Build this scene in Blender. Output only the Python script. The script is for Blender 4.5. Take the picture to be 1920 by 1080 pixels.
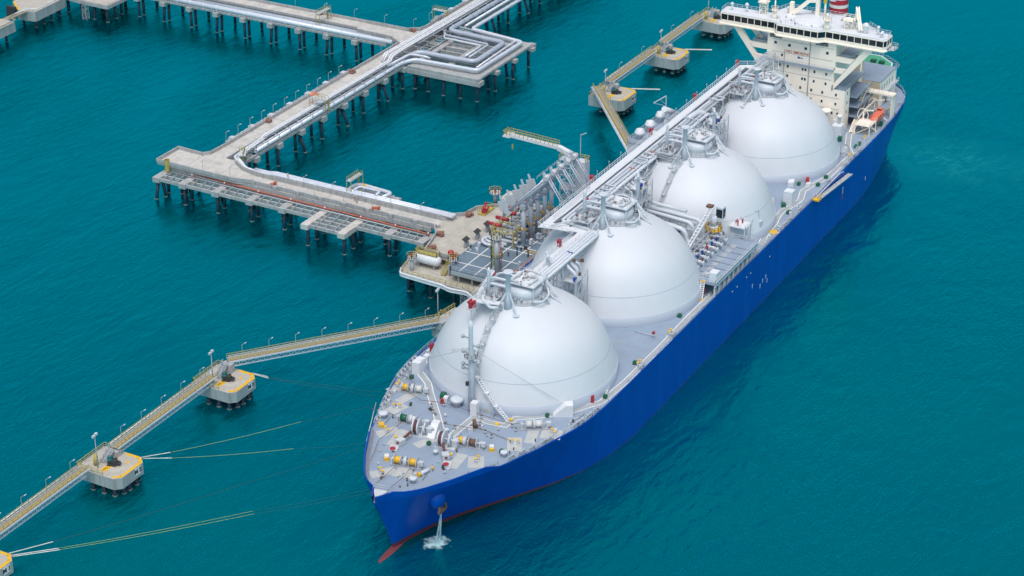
import bpy, math, random
from math import sin, cos, pi, radians, sqrt, atan2
from mathutils import Vector, Matrix
random.seed(7)
for o in list(bpy.data.objects): bpy.data.objects.remove(o)
S = bpy.context.scene; COL = S.collection
# ---------------- camera, sky, sun, exposure
cam = bpy.data.cameras.new('camera'); co = bpy.data.objects.new('camera', cam); COL.objects.link(co)
co.location = (-366.341, -198.119, 249.369)
YAW, PIT = 0.502078, 0.4735366
fw = Vector((cos(PIT)*cos(YAW), cos(PIT)*sin(YAW), -sin(PIT)))
co.rotation_euler = fw.to_track_quat('-Z', 'Y').to_euler()
cam.sensor_width = 36.0; cam.lens = 36.0*3905.815/1920.0
cam.clip_start = 1.0; cam.clip_end = 20000.0
S.camera = co
S.render.resolution_x, S.render.resolution_y = 1024, 576
W = bpy.data.worlds.new('World'); S.world = W; W.use_nodes = True
SUN_EL, SUN_AZ = radians(68), radians(205)
nt = W.node_tree; bg = nt.nodes['Background']
sky = nt.nodes.new('ShaderNodeTexSky'); sky.sky_type = 'NISHITA'; sky.sun_disc = False
sky.sun_elevation = SUN_EL; sky.sun_rotation = radians(90)-SUN_AZ
sky.air_density = 1.0; sky.dust_density = 5.0; sky.ozone_density = 1.0
hs = nt.nodes.new('ShaderNodeHueSaturation'); hs.inputs['Saturation'].default_value = 0.6
nt.links.new(sky.outputs[0], hs.inputs['Color']); nt.links.new(hs.outputs[0], bg.inputs['Color'])
bg.inputs['Strength'].default_value = 0.13
sl = bpy.data.lights.new('sun', 'SUN'); sl.energy = 0.95; sl.angle = radians(40); sl.color = (1.0, 0.98, 0.95)
so = bpy.data.objects.new('sun', sl); COL.objects.link(so)
sd = Vector((cos(SUN_EL)*cos(SUN_AZ), cos(SUN_EL)*sin(SUN_AZ), sin(SUN_EL)))
so.rotation_euler = sd.to_track_quat('Z', 'Y').to_euler(); so.location = (0, 0, 300)
S.view_settings.view_transform = 'Standard'; S.view_settings.look = 'None'
S.view_settings.exposure = 0.24; S.view_settings.gamma = 1.0

# ---------------- materials
def mat(name, col, rough=.6, metal=0, var=.10, sc=.35, dirt=None, dcol=(.25,.2,.15), streak=False, bump=0, spec=.5):
    m = bpy.data.materials.new(name); m.use_nodes = True; n = m.node_tree.nodes; l = m.node_tree.links
    p = n['Principled BSDF']; p.inputs['Roughness'].default_value = rough; p.inputs['Metallic'].default_value = metal
    p.inputs['Specular IOR Level'].default_value = spec
    tc = n.new('ShaderNodeTexCoord'); mp = n.new('ShaderNodeMapping'); l.new(tc.outputs['Object'], mp.inputs['Vector'])
    if streak: mp.inputs['Scale'].default_value = (1, 1, .12)
    no = n.new('ShaderNodeTexNoise'); no.inputs['Scale'].default_value = sc; no.inputs['Detail'].default_value = 6; no.inputs['Roughness'].default_value = .65
    l.new(mp.outputs[0], no.inputs['Vector'])
    mx = n.new('ShaderNodeMix'); mx.data_type = 'RGBA'
    a = tuple(max(0, c*(1-var)) for c in col)+(1,); b = tuple(min(1, c*(1+var)) for c in col)+(1,)
    mx.inputs['A'].default_value = a; mx.inputs['B'].default_value = b
    rr = n.new('ShaderNodeMapRange'); rr.inputs['From Min'].default_value = .3; rr.inputs['From Max'].default_value = .7
    l.new(no.outputs['Fac'], rr.inputs['Value']); l.new(rr.outputs[0], mx.inputs['Factor'])
    out = mx.outputs['Result']
    if dirt:
        n2 = n.new('ShaderNodeTexNoise'); n2.inputs['Scale'].default_value = sc*2.3; n2.inputs['Detail'].default_value = 8; n2.inputs['Roughness'].default_value = .7
        mp2 = n.new('ShaderNodeMapping'); mp2.inputs['Location'].default_value = (13, 7, 3)
        if streak: mp2.inputs['Scale'].default_value = (1, 1, .08)
        l.new(tc.outputs['Object'], mp2.inputs['Vector']); l.new(mp2.outputs[0], n2.inputs['Vector'])
        r2 = n.new('ShaderNodeMapRange'); r2.inputs['From Min'].default_value = .52; r2.inputs['From Max'].default_value = .8; r2.inputs['To Max'].default_value = dirt
        l.new(n2.outputs['Fac'], r2.inputs['Value'])
        m2 = n.new('ShaderNodeMix'); m2.data_type = 'RGBA'; m2.inputs['B'].default_value = dcol+(1,)
        l.new(r2.outputs[0], m2.inputs['Factor']); l.new(out, m2.inputs['A']); out = m2.outputs['Result']
    l.new(out, p.inputs['Base Color'])
    if bump:
        bn = n.new('ShaderNodeBump'); bn.inputs['Distance'].default_value = bump; bn.inputs['Strength'].default_value = .5
        n3 = n.new('ShaderNodeTexNoise'); n3.inputs['Scale'].default_value = 3; n3.inputs['Detail'].default_value = 5
        l.new(tc.outputs['Object'], n3.inputs['Vector']); l.new(n3.outputs['Fac'], bn.inputs['Height']); l.new(bn.outputs[0], p.inputs['Normal'])
    return m
M = {}
M['dome'] = mat('tank_white_paint', (.58,.625,.685), .5, var=.03, sc=.12, dirt=.16, dcol=(.5,.5,.46), streak=True)
M['seam'] = mat('seam_grey', (.40,.46,.54), .7)
M['skirt'] = mat('shaded_skirt_white', (.40,.47,.57), .55, var=.03, sc=.1)  # shade on the skirt is put into this colour, darker than the dome
M['deck'] = mat('deck_grey_paint', (.25,.325,.43), .6, var=.10, sc=.2, dirt=.55, dcol=(.33,.30,.27))
M['deckpatch'] = mat('pale_work_area_paint', (.44,.47,.48), .6, var=.10, sc=.8, dirt=.4, dcol=(.5,.38,.2))
M['line'] = mat('white_line_paint', (.72,.74,.74), .6)
M['walkpaint'] = mat('walkway_grey_paint', (.33,.37,.40), .6, var=.1)
M['white'] = mat('white_paint', (.66,.70,.75), .45, var=.05)
M['offwhite'] = mat('pipe_white_paint', (.55,.61,.68), .45, var=.07, sc=1.5, dirt=.15, dcol=(.4,.36,.3))
M['grey'] = mat('grey_steel_paint', (.36,.40,.45), .5, var=.1, sc=1)
M['lgrey'] = mat('light_grey_steel', (.50,.55,.60), .5, var=.1, sc=1, dirt=.2, dcol=(.35,.3,.26))
M['dgrey'] = mat('dark_steel', (.035,.04,.045), .6, var=.2, sc=1)
M['brown'] = mat('rusty_fitting', (.15,.09,.065), .8, var=.3, sc=2)
M['chain'] = mat('rusty_chain', (.13,.045,.04), .85, var=.3, sc=3)
M['cream'] = mat('cream_house_paint', (.95,.875,.765), .5, var=.04, sc=.3, dirt=.16, dcol=(.42,.36,.22), streak=True)
M['tan'] = mat('tan_house_paint', (.66,.55,.40), .55, var=.05, sc=.3)
M['glass'] = mat('dark_window_glass', (.012,.022,.03), .08, var=.1)
M['red'] = mat('red_paint', (.38,.025,.045), .45, var=.1, sc=2)
M['orange'] = mat('orange_lifeboat_paint', (.85,.20,.12), .35, var=.06)
M['yellow'] = mat('yellow_paint', (.72,.43,.02), .5, var=.12, sc=2, dirt=.3)
M['yrail'] = mat('weathered_yellow_rail', (.42,.36,.10), .6, var=.15, sc=2)
M['green'] = mat('green_paint', (.01,.12,.07), .45, var=.1)
M['teal'] = mat('teal_machine_paint', (.005,.12,.13), .45, var=.1)
M['deckgreen'] = mat('green_deck_paint', (.06,.33,.20), .6, var=.06)
M['bluep'] = mat('blue_paint', (.01,.06,.33), .5)
M['navy'] = mat('funnel_navy', (.006,.02,.06), .35, var=.1)
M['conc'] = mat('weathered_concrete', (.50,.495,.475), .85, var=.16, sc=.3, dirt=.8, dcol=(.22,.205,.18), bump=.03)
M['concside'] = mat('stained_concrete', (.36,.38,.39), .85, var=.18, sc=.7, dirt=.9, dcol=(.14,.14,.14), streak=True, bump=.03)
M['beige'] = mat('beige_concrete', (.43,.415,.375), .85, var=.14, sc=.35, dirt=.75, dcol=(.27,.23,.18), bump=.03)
M['pile'] = mat('dark_coated_pile', (.008,.025,.05), .45, var=.25, sc=1)
M['pilecap'] = mat('pile_collar', (.20,.21,.20), .8)
M['grating'] = mat('blue_grey_platform', (.13,.19,.25), .7, var=.18, sc=.25)
M['galv'] = mat('galvanised_steel', (.45,.49,.53), .4, .3, var=.1, sc=1)
M['pipe'] = mat('pipe_jacket', (.60,.66,.75), .35, .15, var=.06, sc=.6)
M['pipedk'] = mat('pipe_jacket_aged', (.40,.47,.56), .4, .15, var=.08, sc=.6)
M['walk'] = mat('walkway_grating', (.27,.25,.20), .8, var=.12, sc=2)
M['redpipe'] = mat('red_brown_pipe', (.45,.12,.07), .6, var=.15, sc=1)
M['blockred'] = mat('red_concrete_block', (.26,.14,.11), .85, var=.2, sc=2)
M['rope'] = mat('white_rope', (.60,.62,.60), .9)
M['ropey'] = mat('yellow_green_rope', (.30,.42,.12), .9)
M['roped'] = mat('dark_rope', (.03,.05,.05), .9)
M['skin'] = mat('skin', (.4,.22,.15), .6)
M['text'] = mat('black_lettering', (.008,.01,.014), .6)
M['textred'] = mat('red_lettering', (.50,.10,.06), .6)
M['tray'] = mat('tray_shade_and_joint_grey', (.13,.15,.17), .7, var=.2, sc=1)  # tray darkened as shade between pipes; also colours deck joints and fittings
def hull_mat():
    m = bpy.data.materials.new('hull_blue_paint'); m.use_nodes = True; n = m.node_tree.nodes; l = m.node_tree.links
    p = n['Principled BSDF']; p.inputs['Roughness'].default_value = .38; p.inputs['Specular IOR Level'].default_value = .4
    tc = n.new('ShaderNodeTexCoord'); sx = n.new('ShaderNodeSeparateXYZ'); l.new(tc.outputs['Object'], sx.inputs[0])
    # boot-top height: 1.25 m at the bow, 0.45 m amidships
    mr = n.new('ShaderNodeMapRange'); mr.inputs['From Min'].default_value = -125; mr.inputs['From Max'].default_value = -80
    mr.inputs['To Min'].default_value = 1.5; mr.inputs['To Max'].default_value = .06; l.new(sx.outputs['X'], mr.inputs['Value'])
    lt = n.new('ShaderNodeMath'); lt.operation = 'LESS_THAN'; l.new(sx.outputs['Z'], lt.inputs[0]); l.new(mr.outputs[0], lt.inputs[1])
    mp = n.new('ShaderNodeMapping'); mp.inputs['Scale'].default_value = (1, 1, .15); l.new(tc.outputs['Object'], mp.inputs[0])
    no = n.new('ShaderNodeTexNoise'); no.inputs['Scale'].default_value = .3; no.inputs['Detail'].default_value = 7; l.new(mp.outputs[0], no.inputs['Vector'])
    mx = n.new('ShaderNodeMix'); mx.data_type = 'RGBA'; mx.inputs['A'].default_value = (.0, .055, .38, 1); mx.inputs['B'].default_value = (.0, .068, .43, 1)
    rr = n.new('ShaderNodeMapRange'); rr.inputs['From Min'].default_value = .35; rr.inputs['From Max'].default_value = .65; l.new(no.outputs['Fac'], rr.inputs['Value']); l.new(rr.outputs[0], mx.inputs['Factor'])
    # pale scuffs
    n2 = n.new('ShaderNodeTexNoise'); n2.inputs['Scale'].default_value = 1.1; n2.inputs['Detail'].default_value = 9; n2.inputs['Roughness'].default_value = .75
    mp2 = n.new('ShaderNodeMapping'); mp2.inputs['Scale'].default_value = (.35, .35, 1.2); l.new(tc.outputs['Object'], mp2.inputs[0]); l.new(mp2.outputs[0], n2.inputs['Vector'])
    r2 = n.new('ShaderNodeMapRange'); r2.inputs['From Min'].default_value = .62; r2.inputs['From Max'].default_value = .80; r2.inputs['To Max'].default_value = .4; l.new(n2.outputs['Fac'], r2.inputs['Value'])
    m1 = n.new('ShaderNodeMix'); m1.data_type = 'RGBA'; m1.inputs['B'].default_value = (.12, .25, .52, 1); l.new(r2.outputs[0], m1.inputs['Factor']); l.new(mx.outputs['Result'], m1.inputs['A'])
    def seam(axis, per, wd):
        a = n.new('ShaderNodeMath'); a.operation = 'MULTIPLY'; a.inputs[1].default_value = 1/per; l.new(sx.outputs[axis], a.inputs[0])
        b = n.new('ShaderNodeMath'); b.operation = 'FRACT'; l.new(a.outputs[0], b.inputs[0]); c = n.new('ShaderNodeMath'); c.operation = 'LESS_THAN'; c.inputs[1].default_value = wd/per; l.new(b.outputs[0], c.inputs[0]); return c
    sm = n.new('ShaderNodeMath'); sm.operation = 'MAXIMUM'; l.new(seam('X', 11.6, .14).outputs[0], sm.inputs[0]); l.new(seam('Z', 3.1, .10).outputs[0], sm.inputs[1])
    s2 = n.new('ShaderNodeMath'); s2.operation = 'MULTIPLY'; s2.inputs[1].default_value = .14; l.new(sm.outputs[0], s2.inputs[0])
    m0 = n.new('ShaderNodeMix'); m0.data_type = 'RGBA'; m0.inputs['B'].default_value = (.0, .03, .2, 1); l.new(s2.outputs[0], m0.inputs['Factor']); l.new(m1.outputs['Result'], m0.inputs['A']); m1 = m0
    bh = n.new('ShaderNodeTexNoise'); bh.inputs['Scale'].default_value = .35; bh.inputs['Detail'].default_value = 2; l.new(tc.outputs['Object'], bh.inputs['Vector'])
    bb = n.new('ShaderNodeBump'); bb.inputs['Distance'].default_value = .10; bb.inputs['Strength'].default_value = .6; l.new(bh.outputs['Fac'], bb.inputs['Height']); l.new(bb.outputs[0], p.inputs['Normal'])
    m2 = n.new('ShaderNodeMix'); m2.data_type = 'RGBA'; m2.inputs['B'].default_value = (.16, .035, .05, 1)
    l.new(lt.outputs[0], m2.inputs['Factor']); l.new(m1.outputs['Result'], m2.inputs['A']); l.new(m2.outputs['Result'], p.inputs['Base Color'])
    return m
M['hull'] = hull_mat()
PX, PY = 197.0, -36.0
def water_mat():
    m = bpy.data.materials.new('sea_water'); m.use_nodes = True; n = m.node_tree.nodes; l = m.node_tree.links
    n.remove(n['Principled BSDF']); out = n['Material Output']
    tc = n.new('ShaderNodeTexCoord')
    def noise(scale, det, rot=0, st=1, rough=.6, dist=.5):
        mp = n.new('ShaderNodeMapping'); mp.inputs['Rotation'].default_value = (0, 0, rot); mp.inputs['Scale'].default_value = (st, 1, 1); l.new(tc.outputs['Object'], mp.inputs[0])
        t = n.new('ShaderNodeTexNoise'); t.inputs['Scale'].default_value = scale; t.inputs['Detail'].default_value = det; t.inputs['Roughness'].default_value = rough; t.inputs['Distortion'].default_value = dist
        l.new(mp.outputs[0], t.inputs['Vector']); return t.outputs['Fac']
    def rng(v, a, b, c, d):
        r = n.new('ShaderNodeMapRange'); r.inputs['From Min'].default_value = a; r.inputs['From Max'].default_value = b; r.inputs['To Min'].default_value = c; r.inputs['To Max'].default_value = d; l.new(v, r.inputs['Value']); return r.outputs[0]
    def mul(a, b):
        t = n.new('ShaderNodeMath'); t.operation = 'MULTIPLY'; l.new(a, t.inputs[0])
        if isinstance(b, (int, float)): t.inputs[1].default_value = b
        else: l.new(b, t.inputs[1])
        return t.outputs[0]
    def add(a, b): t = n.new('ShaderNodeMath'); l.new(a, t.inputs[0]); l.new(b, t.inputs[1]); return t.outputs[0]
    # suspended silt and plankton tint the water in broad patches
    mx = n.new('ShaderNodeMix'); mx.data_type = 'RGBA'; mx.inputs['A'].default_value = (.0, .066, .112, 1); mx.inputs['B'].default_value = (.0, .100, .116, 1)
    l.new(rng(noise(.005, 4, dist=.8), .35, .65, 0, 1), mx.inputs['Factor'])
    # aerated plume of paler water off the stern quarter
    pm = n.new('ShaderNodeMapping'); pm.vector_type = 'POINT'; pm.inputs['Location'].default_value = (-PX*.045, -PY*.028, 0); pm.inputs['Scale'].default_value = (.045, .028, 0); l.new(tc.outputs['Object'], pm.inputs[0])
    pl = n.new('ShaderNodeVectorMath'); pl.operation = 'LENGTH'; l.new(pm.outputs[0], pl.inputs[0])
    pn = mul(rng(pl.outputs['Value'], 0, 1, 1, 0), rng(noise(.12, 6, dist=1.5), .3, .65, 0, .9))
    m3 = n.new('ShaderNodeMix'); m3.data_type = 'RGBA'; m3.inputs['B'].default_value = (.05, .70, .68, 1); l.new(pn, m3.inputs['Factor']); l.new(mx.outputs['Result'], m3.inputs['A'])
    df = n.new('ShaderNodeBsdfDiffuse'); l.new(m3.outputs['Result'], df.inputs['Color'])
    # wind ripples, stronger in some patches
    gust = rng(noise(.011, 3, .6, .5, dist=1.0), .36, .62, .25, 1.0)
    h = add(mul(mul(noise(.42, 5, .55, .42), .50), gust), add(mul(noise(.10, 2, .95, .5), .55), mul(mul(noise(1.3, 3, .3, .6), .13), gust)))
    bn = n.new('ShaderNodeBump'); bn.inputs['Strength'].default_value = 1; bn.inputs['Distance'].default_value = 1.0; l.new(h, bn.inputs['Height'])
    gl = n.new('ShaderNodeBsdfGlossy'); gl.inputs['Color'].default_value = (.0, .47, .55, 1); gl.inputs['Roughness'].default_value = .17; l.new(bn.outputs[0], gl.inputs['Normal']); l.new(bn.outputs[0], df.inputs['Normal'])
    fr = n.new('ShaderNodeFresnel'); fr.inputs['IOR'].default_value = 1.33; l.new(bn.outputs[0], fr.inputs['Normal'])
    ms = n.new('ShaderNodeMixShader'); f2 = mul(fr.outputs[0], 9.5); l.new(f2, ms.inputs[0]); l.new(df.outputs[0], ms.inputs[1]); l.new(gl.outputs[0], ms.inputs[2]); l.new(ms.outputs[0], out.inputs['Surface'])
    return m
M['water'] = water_mat()

# ---------------- mesh builder
class MB:
    def __init__(s): s.v = []; s.f = []; s.s = []; s.g = []
    def add(s, vs, fs, sm=False):
        o = len(s.v); s.g.append((o, len(s.f))); s.v += [tuple(v) for v in vs]; s.f += [tuple(i+o for i in f) for f in fs]; s.s += [sm]*len(fs); return s
    def box(s, x0, x1, y0, y1, z0, z1):
        return s.add([(x0,y0,z0),(x1,y0,z0),(x1,y1,z0),(x0,y1,z0),(x0,y0,z1),(x1,y0,z1),(x1,y1,z1),(x0,y1,z1)],
                     [(0,3,2,1),(4,5,6,7),(0,1,5,4),(1,2,6,5),(2,3,7,6),(3,0,4,7)])
    def ob(s, c, d, rz=0, ry=0, rx=0):
        R = Matrix.Rotation(rz,3,'Z') @ Matrix.Rotation(ry,3,'Y') @ Matrix.Rotation(rx,3,'X'); c = Vector(c); h = [k/2 for k in d]
        vs = [c+R@Vector((a*h[0],b*h[1],e*h[2])) for a,b,e in ((-1,-1,-1),(1,-1,-1),(1,1,-1),(-1,1,-1),(-1,-1,1),(1,-1,1),(1,1,1),(-1,1,1))]
        return s.add(vs, [(0,3,2,1),(4,5,6,7),(0,1,5,4),(1,2,6,5),(2,3,7,6),(3,0,4,7)])
    def prism(s, pts, z0, z1):
        a = sum(pts[i][0]*pts[(i+1)%len(pts)][1]-pts[(i+1)%len(pts)][0]*pts[i][1] for i in range(len(pts)))
        if a < 0: pts = pts[::-1]
        n = len(pts)
        return s.add([(x,y,z0) for x,y in pts]+[(x,y,z1) for x,y in pts],
                     [tuple(range(n-1,-1,-1)), tuple(range(n,2*n))]+[(i,(i+1)%n,(i+1)%n+n,i+n) for i in range(n)])
    def beam(s, a, b, w, h=None):
        a = Vector(a); b = Vector(b); d = b-a
        if d.length < 1e-5: return s
        h = h or w; z = Vector((0,0,1)); d.normalize()
        if abs(d.z) > .99: z = Vector((1,0,0))
        x = d.cross(z).normalized()*w/2; y = x.normalized().cross(d).normalized()*h/2
        vs = [a-x-y,a+x-y,a+x+y,a-x+y,b-x-y,b+x-y,b+x+y,b-x+y]
        return s.add(vs, [(0,1,2,3),(7,6,5,4),(0,4,5,1),(1,5,6,2),(2,6,7,3),(3,7,4,0)])
    def tube(s, pts, r, n=8, caps=True, r2=None, bend=0):
        pts = [Vector(p) for p in pts]
        if bend:
            q = [pts[0]]
            for i in range(1, len(pts)-1):
                a, b, c = pts[i-1], pts[i], pts[i+1]; k = min(bend, (a-b).length*.45, (c-b).length*.45)
                p, e = b+(a-b).normalized()*k, b+(c-b).normalized()*k
                for t in (0,.25,.5,.75,1): q.append(p*(1-t)**2+b*2*t*(1-t)+e*t*t)
            pts = q+[pts[-1]]
        N = len(pts); rs = [r+(r2-r)*i/(N-1) if r2 is not None else r for i in range(N)]
        t0 = (pts[1]-pts[0]).normalized(); u = t0.cross(Vector((0,0,1)))
        if u.length < .05: u = t0.cross(Vector((1,0,0)))
        u.normalize(); vs = []
        for i, p in enumerate(pts):
            a = (pts[i]-pts[i-1]).normalized() if i else t0
            b = (pts[i+1]-pts[i]).normalized() if i < N-1 else a
            t = (a+b); t = t.normalized() if t.length > 1e-4 else a
            u = (u-t*u.dot(t)).normalized(); w = t.cross(u); m = 1/max(.5, cos(a.angle(b, 0)/2))
            for k in range(n):
                g = 2*pi*(k+.5)/n; vs.append(p+(u*cos(g)+w*sin(g))*rs[i]*m)
        fs = [(i*n+k, i*n+(k+1)%n, (i+1)*n+(k+1)%n, (i+1)*n+k) for i in range(N-1) for k in range(n)]
        s.add(vs, fs, n > 5)
        if caps:
            o = len(s.v)-len(vs); s.f += [tuple(o+k for k in range(n-1,-1,-1)), tuple(o+(N-1)*n+k for k in range(n))]; s.s += [False, False]
        return s
    def rev(s, cx, cy, prof, n=24, cap=True, sm=True):
        vs = []; m = len(prof)
        for r, z in prof:
            for k in range(n): vs.append((cx+r*cos(2*pi*k/n), cy+r*sin(2*pi*k/n), z))
        fs = [(i*n+k, i*n+(k+1)%n, (i+1)*n+(k+1)%n, (i+1)*n+k) for i in range(m-1) for k in range(n)]
        s.add(vs, fs, sm)
        if cap:
            o = len(s.v)-len(vs); s.f += [tuple(o+k for k in range(n-1,-1,-1)), tuple(o+(m-1)*n+k for k in range(n))]; s.s += [False, False]
        return s
    def cyl(s, c, r, z0, z1, n=12): return s.rev(c[0], c[1], [(r,z0),(r,z1)], n)
    def sph(s, c, r, n=10, sx=1, sy=1, sz=1):
        vs = []; fs = []; h = n//2
        for i in range(h+1):
            t = pi*i/h
            for k in range(n): vs.append((c[0]+sx*r*sin(t)*cos(2*pi*k/n), c[1]+sy*r*sin(t)*sin(2*pi*k/n), c[2]-sz*r*cos(t)))
        for i in range(h):
            for k in range(n): fs.append((i*n+k, i*n+(k+1)%n, (i+1)*n+(k+1)%n, (i+1)*n+k))
        return s.add(vs, fs, True)
    def rail(s, pts, h=1.1, step=2.0, r=.045, mid=True):
        pts = [Vector(p) for p in pts]; z = Vector((0,0,h))
        for a, b in zip(pts, pts[1:]):
            s.beam(a+z, b+z, r*1.6)
            if mid: s.beam(a+z*.5, b+z*.5, r*1.2)
            k = max(1, int((b-a).length/step))
            for i in range(k+1): p = a.lerp(b, i/k); s.beam(p, p+z, r*1.5)
        return s
    def lattice(s, a, b, w, bays, t=.12, side=Vector((0,0,1))):
        # box truss of square section w from a to b
        a = Vector(a); b = Vector(b); d = (b-a).normalized(); u = d.cross(side)
        if u.length < .1: u = Vector((1,0,0))
        u.normalize(); v = d.cross(u).normalized(); c = [(u*i+v*j)*w/2 for i, j in ((-1,-1),(1,-1),(1,1),(-1,1))]
        for q in c: s.beam(a+q, b+q, t)
        for i in range(bays+1):
            p = a.lerp(b, i/bays)
            for k in range(4):
                s.beam(p+c[k], p+c[(k+1)%4], t*.7)
                if i < bays: e = a.lerp(b, (i+1)/bays); kk = (k+1)%4; s.beam(p+c[k if i%2 else kk], e+c[kk if i%2 else k], t*.6)
        return s
    def ladder(s, a, b, w=.8, t=.1, step=.5):
        a = Vector(a); b = Vector(b); d = (b-a); u = d.cross(Vector((0,0,1))).normalized()*w/2
        s.beam(a+u, b+u, t, t*2); s.beam(a-u, b-u, t, t*2); n = max(2, int(d.length/step))
        for i in range(1, n): p = a.lerp(b, i/n); s.beam(p-u, p+u, t*2.2, t*.6)
        return s
    def build(s, name, m, parent=None, **kw):
        off = Vector((0,0,0)); q = parent
        while q: off += q.location; q = q.parent
        me = bpy.data.meshes.new(name); me.from_pydata([(v[0]-off.x, v[1]-off.y, v[2]-off.z) for v in s.v], [], s.f)
        me.polygons.foreach_set('use_smooth', s.s); me.update(); me.materials.append(M[m] if isinstance(m, str) else m)
        o = bpy.data.objects.new(name, me); COL.objects.link(o)
        if parent: o.parent = parent
        for k, v in kw.items(): o[k] = v
        return o
def each(q, name, m, parent, k=1):
    # one object for every k primitives of q
    gs = q.g[::k]; out = []
    for i, (v0, f0) in enumerate(gs):
        v1, f1 = gs[i+1] if i+1 < len(gs) else (len(q.v), len(q.f)); n = MB(); n.v = q.v[v0:v1]; n.f = [tuple(a-v0 for a in f) for f in q.f[f0:f1]]; n.s = q.s[f0:f1]; out.append(n.build(name, m, parent))
    return out
def thing(name, label, cat, loc=(0,0,0), group=None):
    o = bpy.data.objects.new(name, None); o.empty_display_size = 1; COL.objects.link(o); o.location = loc
    o['label'] = label; o['category'] = cat
    if group: o['group'] = group
    return o
def tag(o, label, cat, group=None):
    # give a one-mesh thing its origin at its base
    me = o.data; xs = [v.co for v in me.vertices]
    c = Vector((sum(v.x for v in xs)/len(xs), sum(v.y for v in xs)/len(xs), min(v.z for v in xs)))
    me.transform(Matrix.Translation(-c)); o.location = c
    o['label'] = label; o['category'] = cat
    if group: o['group'] = group
    return o
def dup(root, loc=None, rz=None, label=None):
    r = root.copy(); COL.objects.link(r)
    if loc is not None: r.location = loc
    if rz is not None: r.rotation_euler = (0,0,rz)
    if label: r['label'] = label
    def kids(a, b):
        for ch in list(a.children):
            if ch == b: continue
            c = ch.copy(); COL.objects.link(c); c.parent = b; kids(ch, c)
    kids(root, r); return r
def text(s, size, m, loc, xdir, up, name, parent=None, depth=.01, bold=0):
    cu = bpy.data.curves.new(name, 'FONT'); cu.body = s; cu.size = size; cu.align_x = 'CENTER'; cu.align_y = 'CENTER'; cu.extrude = depth; cu.offset = bold
    t = bpy.data.objects.new(name+'_c', cu); COL.objects.link(t); dg = bpy.context.evaluated_depsgraph_get()
    me = bpy.data.meshes.new_from_object(t.evaluated_get(dg)); bpy.data.objects.remove(t)
    x = Vector(xdir).normalized(); y = Vector(up).normalized(); z = x.cross(y); off = Vector((0,0,0)); q = parent
    while q: off += q.location; q = q.parent
    R = Matrix((x, y, z)).transposed().to_4x4(); me.transform(Matrix.Translation(Vector(loc)-off) @ R)
    me.materials.clear(); me.materials.append(M[m]); o = bpy.data.objects.new(name, me); COL.objects.link(o)
    if parent: o.parent = parent
    return o
def lerp(tab, x):
    if x <= tab[0][0]: return tab[0][1]
    for (a, b), (c, d) in zip(tab, tab[1:]):
        if x <= c: return b+(d-b)*(x-a)/(c-a)
    return tab[-1][1]
ORD = ['first','second','third','fourth','fifth','sixth','seventh','eighth','ninth','tenth','eleventh','twelfth','thirteenth','fourteenth','fifteenth','sixteenth']

# ================= SEA
w = MB(); w.add([(-3000,-3000,0),(9000,-3000,0),(9000,9000,0),(-3000,9000,0)], [(0,1,2,3)]); o = w.build('sea', 'water'); o['kind'] = 'structure'

# ================= SHIP
ship = thing('gas_carrier_ship', 'huge royal blue gas carrier ship with four white domed tanks moored at the jetty', 'ship', (70,0,0))
DZ = 15.3; TS = 47.04
deckc = [(-60.6,2.4),(-59.5,4.4),(-58,6.0),(-56,7.5),(-53.5,9.0),(-50.5,10.8),(-47.2,12.4),(-43,14.5),(-38.3,16.7),(-34.4,18.0),(-29.5,19.9),(-25,21.2),(-21.6,22.2),(-17.5,23.3),(-12,24.1),(-5,24.45),(5,24.5)]
wlc = [(-57.4,.12),(-56.4,.4),(-53,1.2),(-49.5,2.2),(-45.6,3.5),(-41.8,5.1),(-38,7.0),(-34.8,8.8),(-31.7,10.6),(-28.7,12.3),(-24.3,14.8),(-20.5,16.9),(-17.2,18.5),(-13,20.2),(-8.9,21.6),(-2.2,23.3),(8,24.5)]
dec_full = [(-64.2,.35),(-62.6,1.3)]+deckc
wl_full = [(-57.6,.03),(-57.5,.06)]+wlc
aft = [(40,24.5,24.5),(80,24.5,24.5),(120,24.5,24.5),(150,24.5,24.5),(160,24.5,24.3),(172,24.4,23.2),(185,23.9,21.2),(196.5,22.7,17.2),(201.5,21.3,14.6),(206,18.6,11.5),(209.3,15.2,8.5),(211.2,10,5.5),(212,4,2),(212.2,0.4,.2)]
levels = [-3,0,.25,.5,1,1.5,2.5,4,6,8,10,12,13.5,DZ]
def rows(z):
    f = max(0, min(1, z/DZ)); e = f**1.1; sx = f**1.2; out = []
    for (xd, bd), (xw, bw) in zip(dec_full, wl_full): out.append((xw+(xd-xw)*sx, bw+(bd-bw)*e))
    for x, bd, bw in aft: out.append((x, bw+(bd-bw)*f**.8))
    return out
h = MB(); R = [rows(z) for z in levels]; n = len(R[0])
vs = []
for z, r in zip(levels, R):
    for x, b in r: vs.append((x, -b, z))
    for x, b in r: vs.append((x, b, z))
fs = []
for i in range(len(levels)-1):
    for k in range(n-1):
        a = i*2*n+k; b = a+2*n; fs.append((a, a+1, b+1, b)); a += n; b += n; fs.append((a+1, a, b, b+1))
    a = i*2*n; fs.append((a+n, a, a+2*n, a+3*n)); a += n-1; fs.append((a, a+n, a+3*n, a+2*n))
h.add(vs, fs, True)
hull = h.build('hull', 'hull', ship)
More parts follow.
